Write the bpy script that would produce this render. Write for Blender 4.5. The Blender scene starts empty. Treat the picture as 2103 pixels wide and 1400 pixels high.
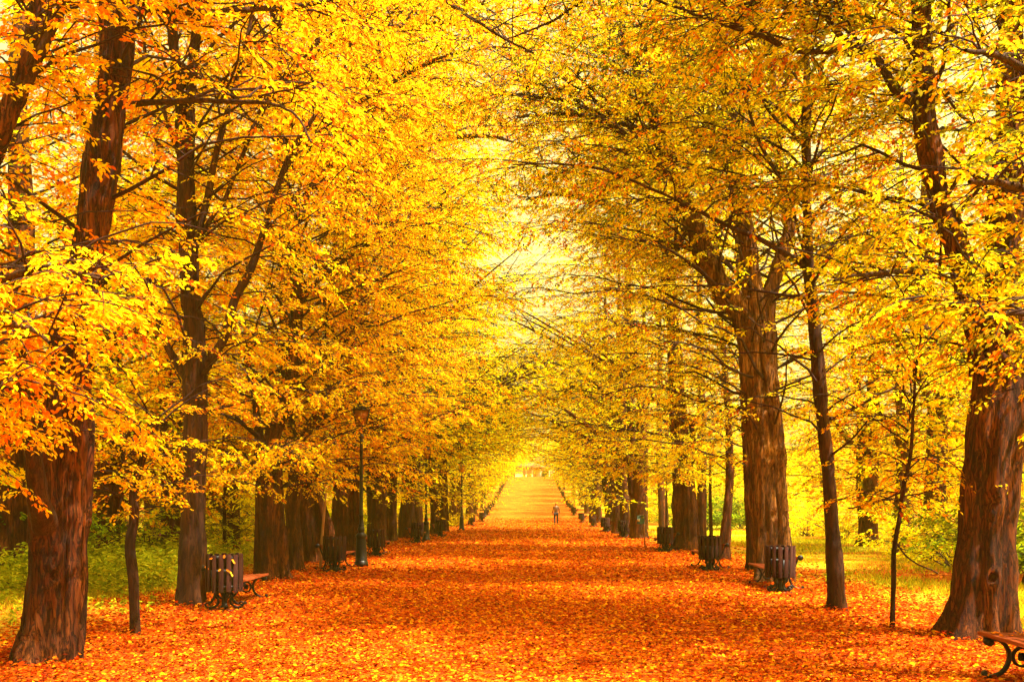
import bpy, bmesh, math, random, time
import numpy as np
from mathutils import Vector, Matrix, noise as mnoise
T0 = time.time()
random.seed(7)
R = np.random.default_rng(11)
scene = bpy.context.scene
COL = scene.collection
PI = math.pi

# ------------------------------------------------------------------ camera frame
F, VX, HY, CAMH = 2045.0, 1090.0, 1036.0, 1.6      # focal (px of the 2103 wide photo), vanishing point, eye height


def P(x, y, D):
    return np.array([(x - VX) * D / F, D, CAMH - (y - HY) * D / F])


_hd = np.arange(-50, 1700, 1.0)
_hz = np.interp(_hd, [-50, 92, 134, 182, 228, 246, 1700], [0, 0, 1.5, 4.8, 8.1, 8.4, 8.4])
_hz = np.convolve(np.pad(_hz, 7, mode='edge'), np.ones(15) / 15, mode='valid')


def H(D):
    return np.interp(D, _hd, _hz)


# ------------------------------------------------------------------ helpers: objects
def tag(o, label=None, cat=None, group=None, kind=None):
    if label: o['label'] = label
    if cat: o['category'] = cat
    if group: o['group'] = group
    if kind: o['kind'] = kind
    return o


def empty(name, loc=(0, 0, 0), rz=0.0):
    o = bpy.data.objects.new(name, None)
    o.empty_display_size = 0.2
    COL.objects.link(o)
    o.location = loc
    o.rotation_euler = (0, 0, rz)
    return o


def link(name, me, mat=None, parent=None):
    if mat is not None and not me.materials:
        me.materials.append(mat)
    o = bpy.data.objects.new(name, me)
    COL.objects.link(o)
    if parent is not None:
        o.parent = parent
    return o


def copy_tree(o, parent=None):
    c = o.copy()
    COL.objects.link(c)
    c.parent = parent
    for ch in list(o.children):
        copy_tree(ch, c)
    return c


def np_mesh(name, V, quads=None, tris=None, cols=None, smooth=False):
    """mesh from numpy arrays"""
    me = bpy.data.meshes.new(name)
    V = np.ascontiguousarray(V, dtype=np.float32)
    me.vertices.add(len(V))
    me.vertices.foreach_set('co', V.ravel())
    idx, starts, n = [], [], 0
    if quads is not None and len(quads):
        q = np.asarray(quads, dtype=np.int32)
        idx.append(q.ravel()); starts.append(np.arange(len(q), dtype=np.int32) * 4); n += len(q) * 4
    if tris is not None and len(tris):
        t = np.asarray(tris, dtype=np.int32)
        idx.append(t.ravel()); starts.append(np.arange(len(t), dtype=np.int32) * 3 + n); n += len(t) * 3
    idx = np.concatenate(idx); starts = np.concatenate(starts)
    me.loops.add(len(idx)); me.loops.foreach_set('vertex_index', idx)
    me.polygons.add(len(starts)); me.polygons.foreach_set('loop_start', starts)
    if smooth:
        me.polygons.foreach_set('use_smooth', np.ones(len(starts), dtype=bool))
    me.update(calc_edges=True)
    if cols is not None:
        a = me.attributes.new('Col', 'FLOAT_COLOR', 'POINT')
        c = np.ones((len(V), 4), dtype=np.float32); c[:, :3] = cols
        a.data.foreach_set('color', c.ravel())
    return me


class MB:
    """collects vertices and faces for one mesh"""
    def __init__(s):
        s.V = []; s.Q = []; s.T = []; s.n = 0; s.smooth = False

    def add(s, V, quads=None, tris=None):
        V = np.asarray(V, dtype=float).reshape(-1, 3)
        s.V.append(V)
        if quads is not None and len(quads): s.Q.append(np.asarray(quads, dtype=np.int64) + s.n)
        if tris is not None and len(tris): s.T.append(np.asarray(tris, dtype=np.int64) + s.n)
        s.n += len(V)

    def box(s, c, size, rot=None, bev=0.0):
        hx, hy, hz = [v / 2 for v in size]
        b = min(bev, hx * .8, hy * .8, hz * .8)
        if b <= 0:
            V = np.array([[x, y, z] for x in (-hx, hx) for y in (-hy, hy) for z in (-hz, hz)])
            Q = [[0, 1, 3, 2], [4, 6, 7, 5], [0, 4, 5, 1], [2, 3, 7, 6], [0, 2, 6, 4], [1, 5, 7, 3]]
            T = None
        else:
            V = []; 
            for sx in (-1, 1):
                for sy in (-1, 1):
                    for sz in (-1, 1):
                        V += [[sx * hx, sy * (hy - b), sz * (hz - b)], [sx * (hx - b), sy * hy, sz * (hz - b)], [sx * (hx - b), sy * (hy - b), sz * hz]]
            V = np.array(V)
            def k(sx, sy, sz, a): return ((sx > 0) * 4 + (sy > 0) * 2 + (sz > 0)) * 3 + a
            Q = []; T = []
            for sg in (-1, 1):
                Q.append([k(sg, -1, -1, 0), k(sg, 1, -1, 0), k(sg, 1, 1, 0), k(sg, -1, 1, 0)][::sg])
                Q.append([k(-1, sg, -1, 1), k(-1, sg, 1, 1), k(1, sg, 1, 1), k(1, sg, -1, 1)][::sg])
                Q.append([k(-1, -1, sg, 2), k(1, -1, sg, 2), k(1, 1, sg, 2), k(-1, 1, sg, 2)][::sg])
            for a in (-1, 1):
                for c_ in (-1, 1):
                    Q.append([k(a, c_, -1, 0), k(a, c_, 1, 0), k(a, c_, 1, 1), k(a, c_, -1, 1)])
                    Q.append([k(a, -1, c_, 0), k(a, 1, c_, 0), k(a, 1, c_, 2), k(a, -1, c_, 2)])
                    Q.append([k(-1, a, c_, 1), k(1, a, c_, 1), k(1, a, c_, 2), k(-1, a, c_, 2)])
                    for d in (-1, 1):
                        T.append([k(a, c_, d, 0), k(a, c_, d, 1), k(a, c_, d, 2)])
        if rot is not None:
            V = V @ np.array(rot).T
        s.add(V + np.array(c), Q, T)

    def tube(s, pts, rad, sides=8, flat=None, caps=True):
        V, Q = tube_arrays(np.asarray(pts, float)[None], np.asarray(rad, float)[None] if np.ndim(rad) else np.full((1, len(pts)), rad), sides)
        m = len(pts)
        T = None
        if caps:
            n = len(V)
            V = np.vstack([V, pts[0], pts[-1]])
            T = [[n, (j + 1) % sides, j] for j in range(sides)] + [[n + 1, (m - 1) * sides + j, (m - 1) * sides + (j + 1) % sides] for j in range(sides)]
        s.add(V, Q, T)

    def lathe(s, prof, sides=24, centre=(0, 0, 0), axis='z'):
        prof = np.asarray(prof, float); m = len(prof)
        a = np.arange(sides) * 2 * PI / sides
        V = np.zeros((m, sides, 3))
        V[:, :, 0] = prof[:, :1] * np.cos(a); V[:, :, 1] = prof[:, :1] * np.sin(a); V[:, :, 2] = prof[:, 1:2]
        V = V.reshape(-1, 3)
        if axis == 'x': V = V[:, [2, 0, 1]]
        if axis == 'y': V = V[:, [1, 2, 0]]
        Q = [[i * sides + j, i * sides + (j + 1) % sides, (i + 1) * sides + (j + 1) % sides, (i + 1) * sides + j] for i in range(m - 1) for j in range(sides)]
        s.add(V + np.array(centre), Q)

    def build(s, name, mat=None, parent=None, smooth=False):
        V = np.vstack(s.V)
        Q = np.vstack(s.Q) if s.Q else None
        T = np.vstack(s.T) if s.T else None
        return link(name, np_mesh(name, V, Q, T, smooth=smooth), mat, parent)


def tube_arrays(Pn, Rn, sides):
    """Pn (B,n,3) centre lines, Rn (B,n) radii -> verts, quads"""
    B, n, _ = Pn.shape
    T = np.gradient(Pn, axis=1)
    T /= np.linalg.norm(T, axis=2, keepdims=True) + 1e-9
    mean = T.mean(axis=1)
    ref = np.where((np.abs(mean[:, 2]) > .8)[:, None], np.array([1., .13, 0.]), np.array([.05, .1, 1.]))
    ref = np.repeat(ref[:, None], n, axis=1)
    A = np.cross(T, ref); A /= np.linalg.norm(A, axis=2, keepdims=True) + 1e-9
    Bv = np.cross(T, A)
    a = np.arange(sides) * 2 * PI / sides
    V = Pn[:, :, None] + Rn[:, :, None, None] * (A[:, :, None] * np.cos(a)[None, None, :, None] + Bv[:, :, None] * np.sin(a)[None, None, :, None])
    V = V.reshape(-1, 3)
    b = np.arange(B)[:, None, None] * (n * sides); i = np.arange(n - 1)[None, :, None] * sides; j = np.arange(sides)[None, None, :]; j2 = (j + 1) % sides
    Q = np.stack([b + i + j, b + i + j2, b + i + sides + j2, b + i + sides + j], axis=-1).reshape(-1, 4)
    return V, Q


def catmull(pts, n):
    pts = np.asarray(pts, float)
    if len(pts) < 3:
        t = np.linspace(0, 1, n)[:, None]
        return pts[0] * (1 - t) + pts[-1] * t
    d = np.r_[0, np.cumsum(np.linalg.norm(np.diff(pts[:, :3], axis=0), axis=1) + 1e-6)]
    ext = np.vstack([2 * pts[0] - pts[1], pts, 2 * pts[-1] - pts[-2]])
    u = np.linspace(0, d[-1], n)
    k = np.clip(np.searchsorted(d, u, side='right') - 1, 0, len(pts) - 2)
    t = ((u - d[k]) / (d[k + 1] - d[k]))[:, None]
    p0, p1, p2, p3 = ext[k], ext[k + 1], ext[k + 2], ext[k + 3]
    return .5 * ((2 * p1) + (-p0 + p2) * t + (2 * p0 - 5 * p1 + 4 * p2 - p3) * t ** 2 + (-p0 + 3 * p1 - 3 * p2 + p3) * t ** 3)


def unit(v):
    return v / (np.linalg.norm(v, axis=-1, keepdims=True) + 1e-9)


# ------------------------------------------------------------------ materials
def new_mat(name):
    m = bpy.data.materials.new(name)
    m.use_nodes = True
    nt = m.node_tree
    nt.nodes.clear()
    out = nt.nodes.new('ShaderNodeOutputMaterial')
    return m, nt, out


def N(nt, t, **kw):
    n = nt.nodes.new(t)
    for k, v in kw.items():
        if k in ('op',): n.operation = v
        elif hasattr(n, k) and k not in n.inputs: setattr(n, k, v)
        else: n.inputs[k].default_value = v
    return n


def ramp(nt, stops, interp='LINEAR'):
    r = nt.nodes.new('ShaderNodeValToRGB')
    r.color_ramp.interpolation = interp
    e = r.color_ramp.elements
    e[0].position, e[0].color = stops[0][0], (*stops[0][1], 1)
    e[1].position, e[1].color = stops[-1][0], (*stops[-1][1], 1)
    for p, c in stops[1:-1]:
        x = e.new(p); x.color = (*c, 1)
    return r


def leaf_material(name, gloss=0.0, trans=0.55):
    m, nt, out = new_mat(name)
    L = nt.links.new
    at = N(nt, 'ShaderNodeAttribute', attribute_name='Col')
    oi = N(nt, 'ShaderNodeObjectInfo')
    mul = nt.nodes.new('ShaderNodeMix'); mul.data_type = 'RGBA'; mul.blend_type = 'MULTIPLY'; mul.inputs[0].default_value = 1
    L(at.outputs['Color'], mul.inputs[6]); L(oi.outputs['Color'], mul.inputs[7])
    df = nt.nodes.new('ShaderNodeBsdfDiffuse'); tr = nt.nodes.new('ShaderNodeBsdfTranslucent'); gl = N(nt, 'ShaderNodeBsdfGlossy', Roughness=.45)
    gl.inputs['Color'].default_value = (1, .8, .5, 1)
    L(mul.outputs[2], df.inputs['Color']); L(mul.outputs[2], tr.inputs['Color'])
    mx = nt.nodes.new('ShaderNodeMixShader'); mx.inputs[0].default_value = trans
    L(df.outputs[0], mx.inputs[1]); L(tr.outputs[0], mx.inputs[2])
    mg = nt.nodes.new('ShaderNodeMixShader'); mg.inputs[0].default_value = gloss
    if gloss > 0:
        L(mx.outputs[0], mg.inputs[1]); L(gl.outputs[0], mg.inputs[2]); L(mg.outputs[0], out.inputs['Surface'])
    else:
        L(mx.outputs[0], out.inputs['Surface'])
    return m


def bark_material(name, c_dark, c_mid, c_light, sc=1.0, bump=.9):
    m, nt, out = new_mat(name)
    L = nt.links.new
    tc = nt.nodes.new('ShaderNodeTexCoord')
    mp = N(nt, 'ShaderNodeMapping'); mp.inputs['Scale'].default_value = (11 * sc, 11 * sc, 1.5 * sc)
    L(tc.outputs['Object'], mp.inputs[0])
    n1 = N(nt, 'ShaderNodeTexNoise', Scale=1.0, Detail=8.0, Roughness=.65, Distortion=.6)
    L(mp.outputs[0], n1.inputs['Vector'])
    mp2 = N(nt, 'ShaderNodeMapping'); mp2.inputs['Scale'].default_value = (21 * sc, 21 * sc, 2.6 * sc)
    L(tc.outputs['Object'], mp2.inputs[0])
    vo = N(nt, 'ShaderNodeTexNoise', Scale=1.0, Detail=6.0, Roughness=.62, Distortion=.7)
    L(mp2.outputs[0], vo.inputs['Vector'])
    rg = N(nt, 'ShaderNodeMath', op='SUBTRACT'); rg.inputs[1].default_value = .5; L(vo.outputs[0], rg.inputs[0])
    ra = N(nt, 'ShaderNodeMath', op='ABSOLUTE'); L(rg.outputs[0], ra.inputs[0])
    crack = N(nt, 'ShaderNodeMapRange'); crack.inputs[1].default_value = 0.0; crack.inputs[2].default_value = .055; crack.inputs[3].default_value = .15
    L(ra.outputs[0], crack.inputs[0])
    big = N(nt, 'ShaderNodeTexNoise', Scale=1.3, Detail=3.0)
    L(tc.outputs['Object'], big.inputs['Vector'])
    cr = ramp(nt, [(.28, c_dark), (.5, c_mid), (.74, c_light)])
    add = N(nt, 'ShaderNodeMath', op='MULTIPLY_ADD'); add.inputs[1].default_value = .45
    sub = N(nt, 'ShaderNodeMath', op='MULTIPLY_ADD'); sub.inputs[1].default_value = .75
    L(big.outputs[0], add.inputs[0]); L(n1.outputs[0], sub.inputs[0]); sub.inputs[2].default_value = -.1
    L(sub.outputs[0], add.inputs[2]); L(add.outputs[0], cr.inputs[0])
    dk = nt.nodes.new('ShaderNodeMix'); dk.data_type = 'RGBA'; dk.blend_type = 'MIX'
    L(crack.outputs[0], dk.inputs[0]); dk.inputs[6].default_value = (*[v * .6 for v in c_dark], 1); L(cr.outputs[0], dk.inputs[7])
    b = N(nt, 'ShaderNodeBsdfPrincipled', Roughness=.85)
    b.inputs['Specular IOR Level'].default_value = .2
    L(dk.outputs[2], b.inputs['Base Color'])
    hs = N(nt, 'ShaderNodeMath', op='MULTIPLY_ADD'); hs.inputs[1].default_value = .5
    L(crack.outputs[0], hs.inputs[0]); L(n1.outputs[0], hs.inputs[2])
    bp = N(nt, 'ShaderNodeBump', Strength=bump, Distance=.06)
    L(hs.outputs[0], bp.inputs['Height']); L(bp.outputs[0], b.inputs['Normal'])
    L(b.outputs[0], out.inputs['Surface'])
    return m


def simple_mat(name, col, rough=.6, metal=0.0, noise=.25, scale=12.0, stretch=(1, 1, 1), bump=.15, spec=.5):
    m, nt, out = new_mat(name)
    L = nt.links.new
    tc = nt.nodes.new('ShaderNodeTexCoord'); mp = N(nt, 'ShaderNodeMapping'); mp.inputs['Scale'].default_value = stretch
    L(tc.outputs['Object'], mp.inputs[0])
    n = N(nt, 'ShaderNodeTexNoise', Scale=scale, Detail=6.0, Roughness=.6)
    L(mp.outputs[0], n.inputs['Vector'])
    cr = ramp(nt, [(.25, tuple(v * (1 - noise) for v in col)), (.75, tuple(min(1, v * (1 + noise)) for v in col))])
    L(n.outputs[0], cr.inputs[0])
    b = N(nt, 'ShaderNodeBsdfPrincipled', Roughness=rough, Metallic=metal)
    b.inputs['Specular IOR Level'].default_value = spec
    L(cr.outputs[0], b.inputs['Base Color'])
    bp = N(nt, 'ShaderNodeBump', Strength=bump, Distance=.01)
    L(n.outputs[0], bp.inputs['Height']); L(bp.outputs[0], b.inputs['Normal'])
    L(b.outputs[0], out.inputs['Surface'])
    return m


M_LEAF = leaf_material('autumn_leaf')
M_FALLEN = leaf_material('fallen_leaf', gloss=0.0, trans=.12)
M_GRASS = leaf_material('grass_blade', gloss=0.0, trans=.45)
M_BARK = bark_material('rough_bark', (.016, .004, .002), (.095, .021, .004), (.30, .085, .011))
M_BARK3 = bark_material('pale_peeling_bark', (.03, .009, .003), (.17, .058, .012), (.46, .22, .05))
M_BARK2 = bark_material('smooth_bark', (.018, .005, .003), (.052, .015, .005), (.12, .038, .009), sc=.7, bump=.5)
M_TWIG = simple_mat('dark_branch_bark', (.035, .013, .010), .85, noise=.5, scale=9, stretch=(1, 1, 1), spec=.2)
M_LIMB = bark_material('limb_bark', (.022, .008, .006), (.06, .022, .011), (.14, .055, .02), sc=1.3, bump=.5)
M_SLAT = simple_mat('stained_wood_slat', (.045, .013, .010), .8, spec=.1, noise=.45, scale=6, stretch=(9, 9, .7), bump=.25)
M_SEAT = simple_mat('red_brown_seat_plank', (.24, .045, .010), .8, spec=.1, noise=.35, scale=5, stretch=(9, .8, 9), bump=.25)
M_IRON = simple_mat('black_cast_iron', (.008, .005, .006), .5, metal=.0, spec=.3, noise=.4, scale=20, bump=.15)
M_LAMP = simple_mat('dark_painted_iron', (.007, .0045, .005), .38, metal=.25, noise=.4, scale=10, bump=.15)


def glass_mat():
    m, nt, out = new_mat('amber_lantern_glass')
    b = N(nt, 'ShaderNodeBsdfPrincipled', Roughness=.25)
    n = N(nt, 'ShaderNodeTexNoise', Scale=7.0, Detail=4.0)
    cr = ramp(nt, [(.3, (.5, .17, .025)), (.7, (.72, .30, .06))])
    nt.links.new(n.outputs[0], cr.inputs[0]); nt.links.new(cr.outputs[0], b.inputs['Base Color'])
    tr = nt.nodes.new('ShaderNodeBsdfTranslucent'); tr.inputs[0].default_value = (.75, .36, .08, 1)
    mx = nt.nodes.new('ShaderNodeMixShader'); mx.inputs[0].default_value = .4
    nt.links.new(b.outputs[0], mx.inputs[1]); nt.links.new(tr.outputs[0], mx.inputs[2]); nt.links.new(mx.outputs[0], out.inputs[0])
    return m


M_GLASS = glass_mat()


def litter_nodes(nt, coord):
    """leaf litter colour + height, from object coordinates in metres"""
    L = nt.links.new
    nd = N(nt, 'ShaderNodeTexNoise', Scale=9.0, Detail=2.0)
    L(coord, nd.inputs['Vector'])
    ad = nt.nodes.new('ShaderNodeVectorMath'); ad.operation = 'MULTIPLY_ADD'; ad.inputs[1].default_value = (.07, .07, .07)
    L(nd.outputs['Color'], ad.inputs[0]); L(coord, ad.inputs[2])
    v = N(nt, 'ShaderNodeTexVoronoi', Scale=15.0, Randomness=1.0)
    L(ad.outputs[0], v.inputs['Vector'])
    sep = nt.nodes.new('ShaderNodeSeparateColor'); L(v.outputs['Color'], sep.inputs[0])
    big = N(nt, 'ShaderNodeTexNoise', Scale=.55, Detail=4.0, Roughness=.6); L(coord, big.inputs['Vector'])
    mid = N(nt, 'ShaderNodeTexNoise', Scale=3.5, Detail=4.0, Roughness=.7); L(coord, mid.inputs['Vector'])
    s1 = N(nt, 'ShaderNodeMath', op='MULTIPLY_ADD'); s1.inputs[1].default_value = .55
    s2 = N(nt, 'ShaderNodeMath', op='MULTIPLY_ADD'); s2.inputs[1].default_value = .5
    s3 = N(nt, 'ShaderNodeMath', op='MULTIPLY_ADD'); s3.inputs[1].default_value = .55; s3.inputs[2].default_value = -.3
    L(big.outputs[0], s3.inputs[0]); L(mid.outputs[0], s2.inputs[0]); L(s3.outputs[0], s2.inputs[2])
    L(sep.outputs[0], s1.inputs[0]); L(s2.outputs[0], s1.inputs[2])
    cr = ramp(nt, [(.12, (.09, .010, .002)), (.32, (.32, .035, .004)), (.5, (.52, .085, .005)), (.7, (.66, .17, .007)), (.9, (.78, .34, .011))])
    L(s1.outputs[0], cr.inputs[0])
    return cr, v, mid


def ground_material():
    m, nt, out = new_mat('leafy_grass_ground')
    L = nt.links.new
    tc = nt.nodes.new('ShaderNodeTexCoord')
    cr, v, mid = litter_nodes(nt, tc.outputs['Object'])
    sp = nt.nodes.new('ShaderNodeSeparateXYZ'); L(tc.outputs['Object'], sp.inputs[0])
    ab = N(nt, 'ShaderNodeMath', op='ABSOLUTE'); L(sp.outputs[0], ab.inputs[0])
    n = N(nt, 'ShaderNodeTexNoise', Scale=.42, Detail=5.0, Roughness=.65); L(tc.outputs['Object'], n.inputs['Vector'])
    a = N(nt, 'ShaderNodeMath', op='MULTIPLY_ADD'); a.inputs[1].default_value = 7.0; L(n.outputs[0], a.inputs[0]); L(ab.outputs[0], a.inputs[2])
    mr = N(nt, 'ShaderNodeMapRange'); mr.inputs[1].default_value = 8.6; mr.inputs[2].default_value = 11.2; L(a.outputs[0], mr.inputs[0])
    # worn leaf strips of another walk, farther out
    n2 = N(nt, 'ShaderNodeTexNoise', Scale=.14, Detail=4.0, Roughness=.7); L(tc.outputs['Object'], n2.inputs['Vector'])
    mr2 = N(nt, 'ShaderNodeMapRange'); mr2.inputs[1].default_value = .56; mr2.inputs[2].default_value = .47; L(n2.outputs[0], mr2.inputs[0])
    mm = N(nt, 'ShaderNodeMath', op='MULTIPLY'); L(mr.outputs[0], mm.inputs[0]); L(mr2.outputs[0], mm.inputs[1])
    ng = N(nt, 'ShaderNodeTexNoise', Scale=14.0, Detail=6.0, Roughness=.7); L(tc.outputs['Object'], ng.inputs['Vector'])
    cg = ramp(nt, [(.28, (.10, .11, .006)), (.5, (.34, .32, .012)), (.72, (.58, .50, .02))]); L(ng.outputs[0], cg.inputs[0])
    mx = nt.nodes.new('ShaderNodeMix'); mx.data_type = 'RGBA'
    L(mm.outputs[0], mx.inputs[0]); L(cr.outputs[0], mx.inputs[6]); L(cg.outputs[0], mx.inputs[7])
    b = N(nt, 'ShaderNodeBsdfPrincipled', Roughness=.9); b.inputs['Specular IOR Level'].default_value = .1
    L(mx.outputs[2], b.inputs['Base Color'])
    bp = N(nt, 'ShaderNodeBump', Strength=.8, Distance=.03); L(v.outputs['Distance'], bp.inputs['Height']); L(bp.outputs[0], b.inputs['Normal'])
    L(b.outputs[0], out.inputs[0])
    return m


def path_material():
    m, nt, out = new_mat('leaf_strewn_gravel_path')
    L = nt.links.new
    tc = nt.nodes.new('ShaderNodeTexCoord')
    cr, v, mid = litter_nodes(nt, tc.outputs['Object'])
    # gravel showing between the leaves near the middle of the walk
    n = N(nt, 'ShaderNodeTexNoise', Scale=1.1, Detail=5.0, Roughness=.7); L(tc.outputs['Object'], n.inputs['Vector'])
    mr = N(nt, 'ShaderNodeMapRange'); mr.inputs[1].default_value = .60; mr.inputs[2].default_value = .72; L(n.outputs[0], mr.inputs[0])
    g = N(nt, 'ShaderNodeTexNoise', Scale=60.0, Detail=3.0); L(tc.outputs['Object'], g.inputs['Vector'])
    cg = ramp(nt, [(.3, (.24, .075, .02)), (.7, (.5, .19, .05))]); L(g.outputs[0], cg.inputs[0])
    ml = N(nt, 'ShaderNodeMath', op='MULTIPLY'); ml.inputs[1].default_value = .6; L(mr.outputs[0], ml.inputs[0])
    mx = nt.nodes.new('ShaderNodeMix'); mx.data_type = 'RGBA'
    L(ml.outputs[0], mx.inputs[0]); L(cr.outputs[0], mx.inputs[6]); L(cg.outputs[0], mx.inputs[7])
    b = N(nt, 'ShaderNodeBsdfPrincipled', Roughness=.9); b.inputs['Specular IOR Level'].default_value = .1
    L(mx.outputs[2], b.inputs['Base Color'])
    bp = N(nt, 'ShaderNodeBump', Strength=.8, Distance=.03); L(v.outputs['Distance'], bp.inputs['Height']); L(bp.outputs[0], b.inputs['Normal'])
    L(b.outputs[0], out.inputs[0])
    return m


# ------------------------------------------------------------------ ground and path
def grid_mesh(xs, ys, dz, bump=0.0):
    X, Y = np.meshgrid(xs, ys)
    Z = H(Y) + dz
    if bump:
        edge = np.clip((np.abs(X) - 5.5) / 4, 0, 1)
        Z = Z + edge * bump * (np.sin(X * .7 + 1.3) * np.cos(Y * .45) + .6 * np.sin(X * .31 - Y * .23)) * np.exp(-np.maximum(0, np.abs(X) - 60) / 60)
    nx, ny = len(xs), len(ys)
    V = np.stack([X, Y, Z], -1).reshape(-1, 3)
    i = np.arange(ny - 1)[:, None] * nx; j = np.arange(nx - 1)[None]
    Q = np.stack([i + j, i + j + 1, i + nx + j + 1, i + nx + j], -1).reshape(-1, 4)
    return np_mesh('g', V, Q, smooth=True)


xs = np.r_[[-900, -400, -200, -120], np.arange(-80, 80.5, 1.0), [120, 200, 400, 900]]
ys = np.r_[[-60, -30], np.arange(-10, 300, 1.5), [320, 360, 420, 500, 700, 1000, 1600]]
g = link('ground', grid_mesh(xs, ys, 0, .05), ground_material()); g.data.name = 'ground'
tag(g, 'grassy ground under fallen leaves beside the path', None, None, 'structure')
p = link('path', grid_mesh(np.linspace(-4.75, 4.75, 20), np.arange(-10, 262, 1.5), .004), path_material()); p.data.name = 'path'
tag(p, 'wide straight path covered in fallen orange leaves', None, None, 'structure')

# ------------------------------------------------------------------ leaves
YEL = (.95, .76, .006); GOLD = (.93, .53, .008); ORA = (.86, .27, .007); RUST = (.50, .085, .008)
LIME = (.74, .67, .014); OLIVE = (.27, .25, .012); GREEN = (.11, .15, .010)


def pal(rng, n, weights):
    names = [YEL, GOLD, ORA, RUST, LIME, OLIVE, GREEN]
    w = np.array(weights, float); w /= w.sum()
    return np.array(names)[rng.choice(7, size=n, p=w)]


PALS = {                 # YEL GOLD ORA RUST LIME OLIVE GREEN
    'gold':   (.32, .37, .20, .04, .06, .01, .0),
    'amber':  (.26, .42, .24, .04, .04, .0, .0),
    'yellow': (.70, .11, .05, .01, .13, .0, .0),
    'lime':   (.40, .12, .07, .01, .30, .09, .01),
    'olive':  (.18, .11, .12, .03, .26, .25, .05),
    'bush':   (.06, .03, .02, .0, .34, .38, .17),
    'yelbush': (.45, .15, .05, .01, .30, .05, .0),
}


def leaf_mesh(name, pos, d, nrm, ln, wd, col, detail=True):
    n = len(pos)
    d = unit(d)
    nrm = unit(nrm - (nrm * d).sum(1, keepdims=True) * d)
    s = np.cross(d, nrm)
    ln = ln[:, None]; wd = wd[:, None]
    if detail:
        cup = .12 * ln * nrm
        V = np.stack([pos,
                      pos + d * ln * .30 + s * wd * .46 + cup * .8,
                      pos + d * ln * .68 + s * wd * .38 + cup * .7,
                      pos + d * ln - cup * .5,
                      pos + d * ln * .68 - s * wd * .38 + cup * .7,
                      pos + d * ln * .30 - s * wd * .46 + cup * .8], 1)
        b = np.arange(n)[:, None] * 6
        Q = np.vstack([b + np.array([[0, 1, 2, 3]]), b + np.array([[0, 3, 4, 5]])])
        C = np.repeat(col, 6, axis=0)
        return np_mesh(name, V.reshape(-1, 3), Q, None, C)
    V = np.stack([pos, pos + d * ln * .45 + s * wd * .5 + nrm * ln * .08, pos + d * ln, pos + d * ln * .45 - s * wd * .5 + nrm * ln * .08], 1)
    b = np.arange(n)[:, None] * 4
    return np_mesh(name, V.reshape(-1, 3), b + np.array([[0, 1, 2, 3]]), None, np.repeat(col, 4, axis=0))


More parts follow.
